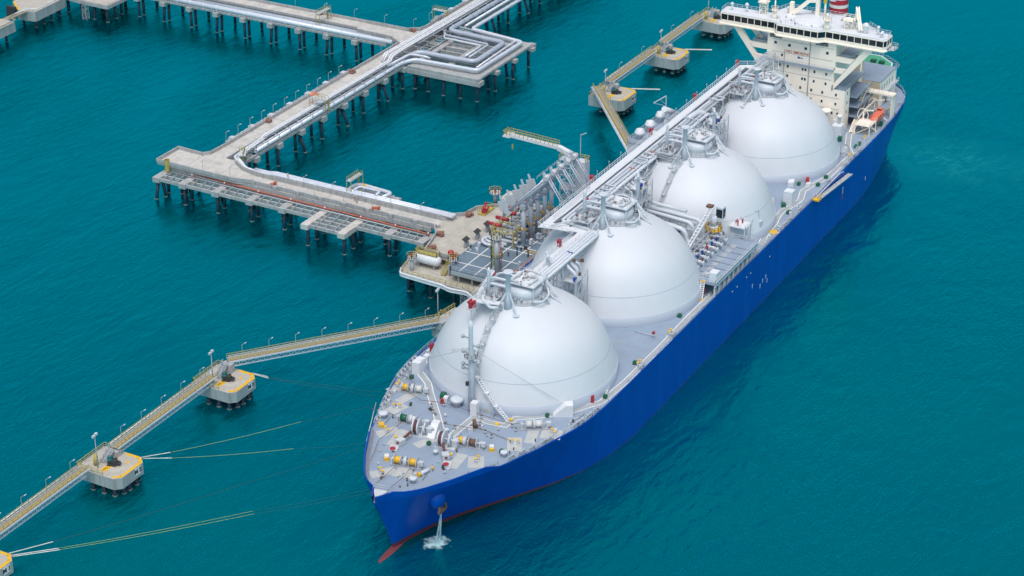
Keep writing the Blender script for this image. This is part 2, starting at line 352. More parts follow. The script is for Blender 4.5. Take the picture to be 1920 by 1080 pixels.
# bulwark at bow, rounded-over top edge further aft
def bulw_z(x): return DZ+1.5 if x < -43 else DZ+1.5-1.2*(x+43)/3 if x < -40 else DZ+.3
for sg in (-1, 1):
    pl = [(x, b) for x, b in dec_full+[(a, b) for a, b, c in aft]]
    q = []
    for (a, b), (c, d) in zip(pl, pl[1:]):
        k = max(1, int((c-a)/1.5)); q += [(a+(c-a)*i/k, b+(d-b)*i/k) for i in range(k)]
    q.append(pl[-1]); b_ = MB(); t = .22
    vs = []
    for x, y in q:
        zt = bulw_z(x); fl = (zt-DZ)*.12*(1 if x < -30 else 0); vs += [(x-fl*.8, sg*(y+fl), zt), (x-fl*.8+.1, sg*max(.02, y+fl-t), zt), (x+.1, sg*max(.02, y-t), DZ), (x, sg*y, DZ)]
    m = len(q); fs = []
    for i in range(m-1):
        for k in range(4):
            a = i*4+k; b = i*4+(k+1)%4; f = (a, b, b+4, a+4); fs.append(f if sg > 0 else f[::-1])
    b_.add(vs, fs, False); b_.build('bulwark', 'hull', hull)
# bracing inside the bow bulwark
b_ = MB()
for i in range(26):
    x = -62+i*.85; y = lerp(dec_full, x)
    for sg in (-1, 1): b_.add([(x,sg*(y-.2),DZ),(x,sg*(y-1.3),DZ),(x,sg*(y-.2),DZ+1.35),(x+.12,sg*(y-.2),DZ),(x+.12,sg*(y-1.3),DZ),(x+.12,sg*(y-.2),DZ+1.35)], [(0,1,2),(5,4,3),(0,3,4,1),(1,4,5,2),(2,5,3,0)])
each(b_, 'bulwark_bracket', 'grey', hull)
b_ = MB(); b_.prism([(-63.9,0),(-62.6,1.05),(-61.4,1.7),(-60.9,-1.3),(-62.6,-1.0)], DZ+.9, DZ+1.35); b_.rail([(-61.2,2.0,DZ+1.25),(-60.6,-1.6,DZ+1.25)]); b_.build('bow_platform', 'lgrey', ship)
# bulb
b_ = MB(); vs = []; N = 16; K = 14
for i in range(K+1):
    t = i/K; x = -65.4+13*t; r = sqrt(max(0, 1-(1-min(1, t*1.6))**2))
    for k in range(N): g = 2*pi*k/N; vs.append((x, 1.2*r*cos(g), -.8+1.25*r*sin(g)*(1.0)))
b_.add(vs, [(i*N+k, (i+1)*N+k, (i+1)*N+(k+1)%N, i*N+(k+1)%N) for i in range(K) for k in range(N)], True); 
M['boottop'] = mat('red_antifouling', (.17,.04,.05), .5, var=.2, sc=.8, dirt=.3)
b_.build('bulbous_bow', 'boottop', hull)
# bow bulge for anchor, anchor, chain
for sg in (-1, 1):
    # pod sits against flare near x=-56
    b_ = MB(); y0 = 5.6; b_.sph((-50.9, sg*6.9, 11.2), 2.0, 20, 1.1, .95, 1.25); pod = b_.build('anchor_pod', 'hull', hull)
    b_ = MB(); c = Vector((-50.9, sg*8.0, 9.4)); b_.beam(c+Vector((0,0,.9)), c+Vector((0,0,-1.1)), .4); b_.ob(c+Vector((0,sg*.2,-1.1)), (2.4,.55,.5)); b_.ob(c+Vector((-1.2,sg*.3,-.4)), (.4,.5,1.6), ry=.3); b_.ob(c+Vector((1.2,sg*.3,-.4)), (.4,.5,1.6), ry=-.3)
    b_.build('anchor', 'brown', hull)
# deck
b_ = MB(); pl = dec_full+[(a, b) for a, b, c in aft]; pl = [(x, max(.03, y-.2)) for x, y in pl]
b_.prism([(x, -y) for x, y in pl]+[(x, y) for x, y in pl[::-1]], DZ-.06, DZ); deck = b_.build('deck', 'deck', ship)
# deck markings : walkway bands with white edge lines, work area patches
def band(mbw, mbp, pts, wd=1.5):
    P = [Vector((p[0], p[1], 0)) for p in pts]; L_, R_ = [], []
    for i, p in enumerate(P):
        a = (P[i]-P[i-1]).normalized() if i else (P[1]-P[0]).normalized(); b = (P[i+1]-P[i]).normalized() if i < len(P)-1 else a
        t = (a+b).normalized(); nrm = Vector((-t.y, t.x, 0))/max(.5, cos(a.angle(b, 0)/2)); L_.append(p+nrm*wd/2); R_.append(p-nrm*wd/2)
    for i in range(len(P)-1):
        z = DZ+.015; mbp.add([(L_[i].x,L_[i].y,z),(R_[i].x,R_[i].y,z),(R_[i+1].x,R_[i+1].y,z),(L_[i+1].x,L_[i+1].y,z)], [(0,1,2,3)])
    for Q in (L_, R_):
        for a, b in zip(Q, Q[1:]):
            d = (b-a).normalized(); nn = Vector((-d.y, d.x, 0))*.11; z = Vector((0,0,DZ+.03)); mbw.add([a-nn+z, b-nn+z, b+nn+z, a+nn+z], [(0,1,2,3)])
ml, mp_ = MB(), MB()
band(ml, mp_, [(-2,23.0),(-8,21.8),(-13,20.0),(-16.5,15.6),(-20,13.0),(-27.5,6.8),(-34.5,1.2)])
band(ml, mp_, [(-34.2,-.5),(-24.4,-1.0),(-24.9,-4.8),(-24.4,-8.6),(-20.6,-9.2),(-17.3,-13.5),(-12.6,-18.3),(-5,-22.6),(6,-23.3),(25,-23.3),(39.7,-22.9),(57,-23.0)])
band(ml, mp_, [(86,-22.6),(94,-21.0),(99.5,-20.8),(104,-19.9),(108.2,-19.6),(113,-20.9),(117,-21.2),(122.5,-19.7),(127,-20.4),(134,-22.2),(152,-22.6),(157,-19.5),(166,-16.6),(170,-16.8)])
each(mp_, 'painted_walkway', 'walkpaint', deck); each(ml, 'walkway_line', 'line', deck)
b_ = MB()
def patch(cx, cy, lx, ly, rz=0):
    c, s_ = cos(rz), sin(rz); z = DZ+.012+random.random()*.002
    b_.add([(cx+c*a*lx/2-s_*b*ly/2, cy+s_*a*lx/2+c*b*ly/2, z) for a, b in ((-1,-1),(1,-1),(1,1),(-1,1))], [(0,1,2,3)])
for a in [(-21.5,20.6,5,2.6,-.35),(-29.4,16,4.5,3.2,-.3),(-22.5,16.2,9,2.4,-.2),(-39,12.4,5,2.8,-.6),(-30.2,-14.2,5.5,3.2,.5),(-40.5,-10.5,4.5,3.4,.5),(-42.0,-6.8,6,2.4,.1),(-22.8,-19.2,4,4.5,.3),(-24.5,-15.6,8,2.4,.3),(-53.5,4.6,5.5,2.8,-.7),(-49.6,1.6,8,2.5,.1),(-51.5,-.2,3,5,.1),(-38.5,3.0,5.5,2.4,-.4),(-40,9.3,7,2.2,.1),
          (170.5,-20,5,3,0),(112,-14,5,3,.4),(48,-15.5,3.5,3.0,.2),(96,-15,3,3,0),(143,-21.3,4,2,0)]: patch(*a)
each(b_, 'work_area_paint', 'deckpatch', deck)
# deck edge railing both sides from the bulwark aft
b_ = MB(); pts = [(x, y) for x, y in dec_full+[(a, b) for a, b, c in aft] if x > -39]
for sg in (-1, 1):
    q = [(x, sg*(y-.35), DZ+.3) for x, y in pts]; b_.rail(q, 1.0, 2.4, .035)
b_.build('deck_railing', 'offwhite', ship)

# ---- tank covers
PR = [(21.4,17.7),(20.6,20.1),(19.7,22.3),(18.9,24),(18.0,25.6),(16.9,27.2),(15.6,28.6),(14.1,29.9),(12.5,31.05),(10.8,32.1),(9.0,33.1),(7.3,33.85),(5.5,34.4),(3.5,34.8)]
def dz(x, y):
    i = max(0, min(3, round(x/TS))); r = math.hypot(x-i*TS, y)
    if r > 21.4: return DZ
    for (a, b), (c, d) in zip(PR, PR[1:]):
        if c <= r <= a: return b+(d-b)*(a-r)/(a-c)
    return 34.8
def tank(cx):
    b_ = MB(); pr = []
    for (a, b), (c, d) in zip(PR, PR[1:]):
        pr += [(a+(c-a)*t, b+(d-b)*t) for t in (0,)]
    pr.append(PR[-1]); b_.rev(cx, 0, pr, 128, cap=False); root = b_.build('tank_cover', 'dome', ship)
    b_ = MB(); b_.rev(cx, 0, [(21.6,DZ),(21.6,17.72),(21.35,17.74)], 128, cap=False); b_.build('skirt', 'skirt', root)
    b_ = MB(); b_.rev(cx, 0, [(19.755,22.2),(19.765,22.21),(19.725,22.33),(19.69,22.33)], 96, cap=False); b_.build('seam', 'seam', root)
    # dome top : catwalk ring, trunk, platform
    b_ = MB(); b_.rev(cx, 0, [(5.9,34.2),(5.9,34.75),(4.2,34.95)], 40, cap=False); b_.build('dome_ring', 'grey', root)
    b_ = MB()
    for k in range(30):
        if k in (3,4): continue
        g = 2*pi*k/30; g2 = 2*pi*(k+1)/30; b_.rail([(cx+5.8*cos(g),5.8*sin(g),34.75),(cx+5.8*cos(g2),5.8*sin(g2),34.75)], 1.0, 3, .04)
    b_.build('ring_railing', 'lgrey', root)
    b_ = MB(); b_.rev(cx, 0, [(4.3,34.3),(4.2,36.6),(3.6,37.0),(0.1,37.1)], 40); b_.build('trunk', 'offwhite', root)
    b_ = MB(); b_.ob((cx+.3,-.6,38.0), (6.2,7.0,.25), .0)
    for x in (-2.5,2.9):
        for y in (-3.8,2.6): b_.beam((cx+x,y,35),(cx+x,y,38),.22)
    b_.rail([(cx-2.8,-4.1,38.1),(cx+3.4,-4.1,38.1),(cx+3.4,2.9,38.1)], 1.0, 1.5, .04); b_.build('dome_platform', 'white', root)
    b_ = MB(); c_ = MB(); rnd = random.Random(int(cx))
    for i in range(16):
        x = cx+rnd.uniform(-2.6,2.6); y = rnd.uniform(-3.4,2); b_.cyl((x,y), rnd.uniform(.12,.3), 38.1, 38.1+rnd.uniform(.4,1.2), 8)
        if i%2: c_.ob((x+.3,y+.2,38.5), (.5,.4,.5), rnd.random())
    b_.tube([(cx-2.6,-2.6,38.7),(cx+1,-3.2,38.7),(cx+1.4,-1,38.7)], .22, 8, bend=.4); b_.tube([(cx-2.6,0,38.7),(cx-2.4,2,38.6),(cx+2.2,1.5,38.6)], .2, 8, bend=.4)
    b_.build('valve', 'lgrey', root); each(c_, 'valve_actuator', 'brown', root)
    b_ = MB(); b_.ladder((cx+2.2,-4.5,38.0),(cx+2.9,-6.9,34.7),.9,.12,.45); b_.ladder((cx+4.0,-3.0,36.8),(cx+6.6,-3.4,34.2),.8,.1,.45); b_.build('dome_stairs', 'white', root)
    # vent mast with base flare and braces
    vx, vy = cx-6.6, .35; vb = dz(vx, vy)
    b_ = MB(); b_.rev(vx, vy, [(1.0,vb-.3),(.62,vb+2.2),(.55,42.4),(.9,42.5),(1.15,42.7),(1.15,43.0),(.9,43.0)], 20)
    for ex, ey in ((-4.0,2.2),(-1.9,-2.9)):
        e = (vx+ex*.8, vy+ey, 0); zz = dz(e[0], e[1]); b_.beam((vx,vy,vb+4.4),(e[0],e[1],zz+.15),.28); b_.cyl(e, .75, zz-.2, zz+.18, 14)
    b_.build('vent_mast', 'offwhite', root)
    # second slimmer post
    b_ = MB(); vx2, vy2 = cx-6.0, 5.6; z2 = dz(vx2, vy2); b_.rev(vx2, vy2, [(.45,z2-.2),(.4,41.6),(.15,42.4)], 12); b_.build('slim_vent_post', 'offwhite', root)
    # equipment shelf on the walkway side of the trunk
    b_ = MB(); b_.box(cx-8.6,cx-4.2,3.2,7.6,35.0,35.2); b_.rail([(cx-8.6,3.2,35.2),(cx-8.6,7.6,35.2),(cx-4.2,7.6,35.2)], 1.0, 1.5, .04)
    for x in (-8.4,-6.4,-4.5):
        for y in (3.4,7.4): b_.beam((cx+x,y,dz(cx+x,y)-.1),(cx+x,y,35.1),.16)
    for i in range(3): b_.beam((cx-8.4+i*2,3.4,dz(cx-8.4+i*2,3.4)),(cx-6.4+i*2,3.4,35),.1)
    b_.build('valve_stand', 'lgrey', root)
    b_ = MB(); c_ = MB()
    for i in range(14):
        x = cx+rnd.uniform(-8.2,-4.6); y = rnd.uniform(3.6,7.2); zz = 35.2; b_.cyl((x,y), rnd.uniform(.15,.35), zz, zz+rnd.uniform(.6,1.8), 8)
        if i%3 == 0: c_.ob((x,y,zz+1.2), (.45,.4,.45), rnd.random())
    b_.ob((cx-8.4,1.9,34.7), (.3,1.9,1.4), .2); b_.build('valve', 'grey', root); each(c_, 'valve_actuator', 'brown', root)
    # pipes from trunk to the walkway
    b_ = MB()
    for dx, z_, r in ((-2.6,36.6,.38),(-1.4,37.6,.3),(.4,36.4,.36),(2.0,37.3,.26)):
        b_.tube([(cx+dx,1,z_),(cx+dx,7.2,z_),(cx+dx,9.6,34.6)], r, 10, bend=1.0)
    b_.tube([(cx-4.4,-4.6,35.6),(cx-3.2,-6.6,35.5),(cx+.6,-6.2,35.5),(cx+4.2,-3.2,37.6),(cx+5.4,1.0,37.8),(cx+5.6,8,35)], .26, 10, bend=1)
    b_.tube([(cx+1.7,-5.7,35.2),(cx+1.9,-6.9,34.2),(cx+2.0,-8.4,33.2)], .2, 8); b_.tube([(cx-1,-5.6,35.4),(cx-1,-6.8,35.4),(cx-1,-6.9,34.0)], .16, 8)
    b_.build('dome_pipe', 'offwhite', root)
    b_ = MB(); c_ = MB(); zz = 34.75
    for i in range(9):
        g = rnd.uniform(pi*.55, pi*1.9); x, y = cx+5.0*cos(g), 5.0*sin(g); b_.ob((x,y,zz+.5), (.6,.5,.9), rnd.random())
    each(b_, 'cable_box', 'grey', root)
    # hose boxes
    b_ = MB(); b_.ob((cx+4.2,10.0,34.7), (.6,.6,1.3)); b_.ob((cx+9.5,7.6,33.6), (.5,.7,1.1)); each(b_, 'valve_box', 'red', root)
    return root
T = [tank(i*TS) for i in range(4)]
# stairs down tank 1 and tank 3
def stair(root, pts, mat_='lgrey', land=True):
    b_ = MB()
    for i, (a, b) in enumerate(zip(pts, pts[1:])):
        b_.ladder(a, b, 1.0, .09, .55); b_.rail([Vector(a)+Vector((0,-.5,0)), Vector(b)+Vector((0,-.5,0))], 1.0, 1.6, .035); b_.rail([Vector(a)+Vector((0,.5,0)), Vector(b)+Vector((0,.5,0))], 1.0, 1.6, .035)
        if land: b_.ob(b, (1.0,1.2,.12)); b_.beam(b, (b[0],b[1],dz(b[0],b[1])-.1), .15)
    b_.build('dome_stairway', mat_, root)
st1 = [(-8.6,1.9,34.4),(-11.4,1.6,32.9),(-13.5,1.8,31.3),(-16.2,1.5,28.9),(-18.4,1.4,25.9),(-20.1,.6,23.0)]
stair(T[0], st1)
b_ = MB()
for a, b in (((-20.4,.4,23.0),(-21.4,-2.4,20.4)),((-21.4,-2.4,20.4),(-21.8,-4.9,17.9)),((-21.8,-4.9,17.9),(-22.3,-8.4,DZ))): b_.ladder(a, b, .9, .13, .5); b_.ob(a, (1.1,1.0,.15))
b_.build('dome_stairway', 'white', T[0])
cx = 2*TS; stair(T[2], [(cx-8.2,.3,34.2),(cx-11.5,.9,32.6),(cx-14.3,1.0,30.3),(cx-16.8,1.1,27.8),(cx-18.9,1.3,24.9)], 'lgrey')
b_ = MB(); b_.lattice((cx-8.0,7.5,34.2),(cx-8.9,.3,34.2), .8, 6, .1); b_.lattice((cx-18.9,1.3,24.9),(cx-20.5,4.4,20.5), 1.2, 5, .1); b_.build('stair_truss', 'lgrey', T[2])
# T1 front catwalk and red fire monitors
b_ = MB(); b_.tube([(5,10.2,34.5),(-3,8.0,35.2),(-9.2,5.5,36.0),(-11.4,2.2,35.6),(-9.8,1.2,35.2)], .35, 8, bend=1); b_.ob((-9.4,4.5,35.6), (1.6,6.5,.2), .25); b_.rail([(-10.5,7.6,35.7),(-11.4,2.0,35.7)], 1.0, 1.2, .05); b_.rail([(-8.4,7.4,35.7),(-9.0,2.4,35.7)], 1.0, 1.2, .05)
b_.rail([(-9.5,8,35.9),(-3,8.6,35.9),(6,11,35.2)], 1.0, 1.5, .05); b_.ob((-1.8,9.2,35.3), (15,1.0,.16), .24); b_.build('dome_catwalk', 'white', T[0])
b_ = MB(); b_.beam((-12.2,6.6,34.4),(-12.2,6.6,dz(-12.2,6.6)),.15); b_.beam((-10.8,7.4,34.4),(-10.8,7.4,dz(-10.8,7.4)),.15); b_.ob((-11.5,6.8,34.5),(2.4,1.8,.15)); b_.rail([(-12.7,5.9,34.6),(-10.3,5.9,34.6)],1,1.2,.05); b_.build('monitor_stand', 'lgrey', T[0])
b_ = MB(); b_.ob((-12.0,6.9,35.5), (.8,.7,1.5)); b_.ob((-11.0,6.5,35.3), (.9,.6,1.6), .3); b_.ob((-11.6,7.3,36.1), (1.6,.4,.5)); b_.build('fire_monitor', 'red', T[0], label='red fire monitor on the front dome')

# ---- foremast
b_ = MB(); fx, fy = -22.2, 1.0
b_.rev(fx, fy, [(.85,DZ),(.62,25),(.48,36.2),(.35,37.6)], 16); mast = b_.build('foremast', 'offwhite', ship)
b_ = MB()
for z, s_ in ((33.4,1),(31.8,-1),(29.7,1),(27.6,-1),(25.6,1),(26.6,1)):
    b_.ob((fx, fy+s_*.9, z), (.5,2.2,.15)); b_.sph((fx-.2, fy+s_*1.9, z+.2), .45, 10)
b_.rev(fx, fy, [(1.5,28.8),(1.5,28.95)], 16); b_.rail([(fx+1.5*cos(k*pi/5), fy+1.5*sin(k*pi/5), 28.95) for k in range(11)], .9, 2, .05)
for k in range(40): b_.beam((fx-.9,fy-.3,16+k*.5),(fx-.9,fy+.1,16+k*.5),.07)
b_.build('mast_fitting', 'grey', mast)
b_ = MB(); b_.ob((fx-1.4,fy-1.6,17.0), (1.7,1.5,3.2), .1); b_.build('mast_cabinet', 'white', mast)
b_ = MB(); b_.ob((fx-1.6,fy+.1,22.9), (.6,.6,.9)); b_.build('mast_horn', 'dgrey', mast)
b_ = MB()
for e in ((-14.3,-17.2,18.3),(-12.5,20.2,18.0),(-5,23.6,15.6)): b_.beam((fx,fy,31), e, .07)
b_.build('mast_stay', 'grey', mast)

# ---- bow deck fittings
def hatch_trunk(x, y, rz, l=2.4, wd=1.9, hh=2.6, slope=True, mt='white'):
    b_ = MB(); h_ = hh
    pr = [(-l*.75,0),(l*.55,0),(l*.55,h_),(l*.1,h_),(-l*.75,h_*.12)] if slope else [(-l/2,0),(l/2,0),(l/2,h_),(-l/2,h_)]
    c, s_ = cos(rz), sin(rz); vs = []
    for yy in (-wd/2, wd/2):
        for a, z in pr: vs.append((x+c*a-s_*yy, y+s_*a+c*yy, DZ+z))
    m = len(pr); b_.add(vs, [tuple(range(m)), tuple(range(2*m-1,m-1,-1))]+[(i,i+m,(i+1)%m+m,(i+1)%m) for i in range(m)])
    b_.build('hatch_trunk', mt, ship)
hatch_trunk(-12.6,20.3,0,3.2,1.9,2.9,False); hatch_trunk(-35.0,2.9,.15,3.2,1.7,2.7); hatch_trunk(-14.0,-17.8,-1.0,3.4,2.2,2.8)
hatch_trunk(-7.2,21.4,0,1.5,1.2,1.3,False)
def mushroom(x, y, r, hh):
    b_ = MB(); b_.rev(x, y, [(r*.62,DZ),(r*.62,DZ+hh*.55),(r,DZ+hh*.6),(r,DZ+hh*.92),(r*.8,DZ+hh),(.05,DZ+hh*1.04)], 22); b_.cyl((x,y), .06, DZ+hh, DZ+hh+.35, 6); b_.build('mushroom_vent', 'offwhite', ship)
for a in [(-21.9,4.9,1.5,1.9),(-34.2,16.5,1.05,1.4),(-42,-1.5,.55,1.1),(-35.6,-14.6,.8,1.3),(-53.8,-3,.8,1.3),(-33,1.1,.55,1.0)]: mushroom(*a)
def bollard(x, y, rz, m=None):
    b_ = MB(); b_.ob((x,y,DZ+.12), (2.3,.8,.24), rz); 
    for s_ in (-1,1): b_.cyl((x+cos(rz)*.65*s_, y+sin(rz)*.65*s_), .32, DZ+.2, DZ+1.0, 12)
    r = b_.build('mooring_bollard', 'lgrey', ship); b_ = MB()
    for s_ in (-1,1): b_.cyl((x+cos(rz)*.65*s_, y+sin(rz)*.65*s_), .36, DZ+1.0, DZ+1.15, 12)
    b_.build('bollard_cap', 'yellow', r)
for a in [(-20.9,20.8,.1),(-29.3,16,-1.2),(-39.1,12.6,.9),(-30.1,-14.3,-1.2),(-40.2,-10.6,.1),(-22.6,-19.6,.9),(-53.9,4.7,.9),(14,-22.6,0),(31,-22.5,0),(187,-20.8,.0),(164,-22,0),(150,-22.8,0)]: bollard(*a)
def winch(x, y, rz, drums, gear=True, base='grey', L=7):
    """mooring winch: axis along local x"""
    c, s_ = cos(rz), sin(rz); P = lambda a, b, z: (x+c*a-s_*b, y+s_*a+c*b, DZ+z)
    b_ = MB(); b_.ob(P(0,.2,.15), (L,1.8,.3), rz); r = b_.build('mooring_winch', base, ship)
    b_ = MB(); b_.tube([P(-L/2,0,1.3),P(L/2,0,1.3)], .18, 10)
    for a in (-L*.42,0,L*.42): b_.ob(P(a,0,.8), (.28,1.1,1.5), rz)
    if gear: b_.tube([P(-.35,0,1.3),P(.35,0,1.3)], .95, 16)
    b_.ob(P(L*.5,0,1.2), (.9,.9,.9), rz); b_.build('winch_frame', 'lgrey', r)
    for a, wd, mt in drums:
        b_ = MB(); b_.tube([P(a-wd/2,0,1.3),P(a+wd/2,0,1.3)], .72, 16); b_.build('rope_drum', mt, r); b_ = MB()
        for q in (-wd/2,wd/2): b_.tube([P(a+q-.06,0,1.3),P(a+q+.06,0,1.3)], 1.05, 20)
        b_.build('drum_flange', 'lgrey' if mt != 'rope' else 'offwhite', r)
    return r
winch(-21.8,16.4,-1.35,[(-1.6,1.3,'yellow'),(1.5,1.4,'rope')],L=6.5)
winch(-49.0,1.7,-1.35,[(-1.7,1.5,'yellow'),(1.7,1.6,'yellow')],L=7)
winch(-22.5,-14.9,-1.0,[(-1.2,1.2,'rope'),(.8,1.6,'rope')],L=6.5)
winch(-35.9,-5.2,-1.42,[(-.6,2.0,'yellow'),(1.9,1.8,'brown')],L=8.5)
winch(-33.6,9.6,-1.42,[(-1.6,1.8,'green'),(.4,1.6,'rope')],L=7.5)
winch(152,-20.5,.2,[(-1.0,1.2,'rope'),(1,1.2,'green')],L=5); winch(196,-18.2,.25,[(-1.4,1.6,'green'),(1.4,1.6,'rope')],L=6.5)
def windlass(x, y, rz):
    c, s_ = cos(rz), sin(rz); P = lambda a, b, z: (x+c*a-s_*b, y+s_*a+c*b, DZ+z)
    b_ = MB(); b_.ob(P(0,.2,.2), (4.6,3.2,.4), rz); r = b_.build('anchor_windlass', 'lgrey', ship); b_ = MB()
    for q in (-1.5,-.4,1.0): b_.tube([P(q-.16,0,2.0),P(q+.16,0,2.0)], 1.75 if q < 0 else 1.3, 26)
    b_.build('gear_wheel', 'offwhite', r); b_ = MB(); b_.tube([P(-1.2,0,2.0),P(-.7,0,2.0)], 1.45, 20); b_.build('cable_lifter', 'chain', r)
    b_ = MB(); b_.ob(P(2.0,.3,1.2), (1.2,1.6,1.8), rz); b_.tube([P(-2.4,0,2),P(3,0,2)], .2, 10)
    for q in (-2.1,.4): b_.add([P(q,-1.3,.3),P(q,1.3,.3),P(q,0,2.3),P(q+.2,-1.3,.3),P(q+.2,1.3,.3),P(q+.2,0,2.3)], [(0,1,2),(5,4,3),(0,3,4,1),(1,4,5,2),(2,5,3,0)])
    b_.build('windlass_frame', 'lgrey', r)
    return P, r
for (x, y, rz) in ((-36.6,5.4,-1.35),(-38.2,-1.9,-1.42)):
    P, r = windlass(x, y, rz); b_ = MB()
    s_ = 1 if y > 0 else -1
    e = Vector((-44.2, 7.6 if y > 0 else -5.6, DZ+.35)); a = Vector(P(-1.0,0,2.0)); a.z += -.2
    b_.beam(a, e.lerp(a,.15)+Vector((0,0,.2)), .5, .35); b_.build('anchor_chain', 'chain', r)
    b_ = MB(); f_ = e.lerp(a, .3); b_.ob((f_.x,f_.y,DZ+.7), (1.7,1.5,1.2), atan2(a.y-e.y,a.x-e.x)); b_.ob((e.x,e.y,DZ+.12), (2.2,1.9,.25), .3); b_.build('chain_stopper', 'lgrey', r)
    b_ = MB(); b_.cyl((e.x-.5,e.y), .65, DZ+.2, DZ+.42, 14); b_.build('hawse_cover', 'red', r)
    b_ = MB(); b_.sph((f_.x+.2,f_.y+(1.3 if y > 0 else -1.3),DZ+1.4), .36, 10); b_.build('brake_wheel', 'yellow', r)
def lump(name, m, lst, seg=12):
    for x, y, a, b, c, rz in lst:
        q = MB(); q.ob((x,y,DZ+c/2), (a,b,c), rz)
        if seg: q.ob((x,y,DZ+c+.06), (a*.7,b*.7,.14), rz)
        q.build(name, m, ship)
b_ = MB(); b_.tube([(-47.9,-3.9,DZ+.55),(-51.0,-3.0,DZ+.55)], .42, 14); b_.ob((-48.4,-3.8,DZ+.2),(.4,1,.4),.2); b_.ob((-50.6,-3.1,DZ+.2),(.4,1,.4),.2); r = b_.build('storage_roller', 'lgrey', ship); b_ = MB(); b_.tube([(-51,-3.0,DZ+.55),(-51.5,-2.85,DZ+.55)], .5, 12); b_.tube([(-47.6,-4.0,DZ+.55),(-47.9,-3.9,DZ+.55)], .5, 12); b_.build('roller_end', 'yellow', r)
for x, y in ((-29.9,-3.1),(-37.6,14.9),(-48.6,6.7),(-34.6,-11.0)):
    b_ = MB(); b_.ob((x,y,DZ+.35), (1.5,1.1,.7), .6); r = b_.build('vent_box', 'yellow' if y > 14 or y < -10 or x < -45 else 'lgrey', ship)
    if x < -33 and y < 14: b_ = MB(); b_.ob((x+.1,y,DZ+.85), (1.1,.9,.3), .6); b_.build('box_lid', 'white', r)
b_ = MB(); b_.tube([(-28.5,-3.0,DZ+1.1),(-28.1,-3.5,DZ+1.1)], .95, 16); b_.ob((-28.3,-3.2,DZ+.3),(.5,1.6,.6),.6); b_.build('hose_reel', 'brown', ship)
lump('green_cowl', 'green', [(-20.4,9.3,1.6,1.3,1.1,.3),(-39.3,1.8,.8,.8,.8,0),(-34.6,-13.5,.9,.8,.8,0),(-16.4,20.0,.8,.8,.8,0),(-33.2,11.8,.9,.7,.8,0),(-3.2,-22.5,.9,.8,.8,0),(-16.7,-15.0,.8,.7,.8,0),
    (14,-21.6,.9,.9,.8,0),(40,-20.9,.9,.9,.8,0),(111,-18.7,2.0,1.2,.8,.4),(107.2,-21.7,1.2,1.0,.8,0),(125.6,-17.2,1.0,.8,.8,0),(127.6,-22,1.1,.9,.8,0),(133.4,-22.1,1,1,.8,0),(160,-16,1.6,1.2,1.2,.2),(154,-17.5,1,1,.9,0),(150,-18.5,1,1,.9,0),(158,-21.6,2.4,.9,.4,.2),(160.3,-21.8,2.2,.8,.4,.2),(176,-22.6,1,.8,1.3,0)])
lump('hose_cabinet', 'red', [(-20.4,-3.8,1.8,.7,1.3,-1.4),(-5.9,-20.7,1.4,.7,1.6,.4),(-3.0,22.6,1.0,.8,1.8,0),(127.4,-19.0,1.5,.9,1.8,.3),(53.6,-20.6,1.3,1.2,1.6,0),(82.5,-20.2,.8,.8,1.6,0)])
lump('deck_box', 'white', [(-21.6,7.9,1.4,1.0,1.2,.2),(112.9,-19.5,2.6,2.4,4.0,0),(125.2,-15.2,3.4,1.6,1.2,.25),(163.8,-13.8,3.2,2.8,3.2,.1),(126.6,-19.6,1.6,1.2,.8,.2)])
lump('small_red_pump', 'red', [(-22.6,8.3,.8,.7,1.0,.3)]); lump('vent_box', 'beige', [(-21.1,-2.3,1.0,1.0,.9,.2)])
for x, y, m_ in ((-7.3,-20.0,'red'),(27,-21.5,'red'),(132.6,-20.6,'red')):
    b_ = MB(); b_.tube([(x,y+1.6,DZ+1.7),(x-.1,y+1.2,DZ+1.7)], .42, 12); b_.build('lifebuoy', m_, ship)
# fairleads / roller chocks along the edge, clutter along starboard and port rails
b_ = MB(); c_ = MB()
def edge_y(x): return lerp(dec_full+[(a, b) for a, b, c in aft], x)
for x in (-36,-33,-30.5,-27.3,-25.6,-17.5,-15.6,-12.5,-9.5,13,30.5,96,99.5,103,110,131,144,148,151,155,186,194):
    for sg in (-1,1):
        b_ = MB(); y = sg*(edge_y(x)-.9)
        for k in (-.7,.7): b_.cyl((x+k,y), .28, DZ, DZ+1.15, 8)
        b_.ob((x,y,DZ+.1), (2.4,.9,.3)); b_.ob((x,y+sg*.3,DZ+1.1), (2.2,.25,.25)); b_.build('fairlead', 'grey', ship)
rnd = random.Random(5)
for i in range(46):
    x = rnd.choice([rnd.uniform(-33,-8), rnd.uniform(135,160), rnd.uniform(80,120), rnd.uniform(-5,150)]); sg = rnd.choice((-1,1,1))
    y = sg*(edge_y(x)-rnd.uniform(1.2,2.6)); k = rnd.uniform(.3,.9); c_.ob((x,y,DZ+k/2), (k,k*.8,k), rnd.random()); c_.cyl((x+.8,y), .08, DZ, DZ+rnd.uniform(.6,1.6), 6)
each(c_, 'edge_fitting', 'lgrey', ship, 2)
for x, y in ((-33.4,9.2),(-25.4,9.4),(-24.3,-2.7),(-27,-3.9),(-24.4,-10.4),(-25.4,-11.9),(-31.0,.2),(-27.4,7.8),(-23.7,7.2),(-29.4,-6.6),(-30.4,-8.6),(-50.9,-1.4),(-55,3.6)):
    b_ = MB(); b_.cyl((x,y), .3, DZ, DZ+.75, 10); r = b_.build('rope_guide', 'grey', ship); b_ = MB(); b_.cyl((x,y), .22, DZ+.75, DZ+1.0, 10); b_.build('guide_roller', 'brown', r)
rnd = random.Random(44)
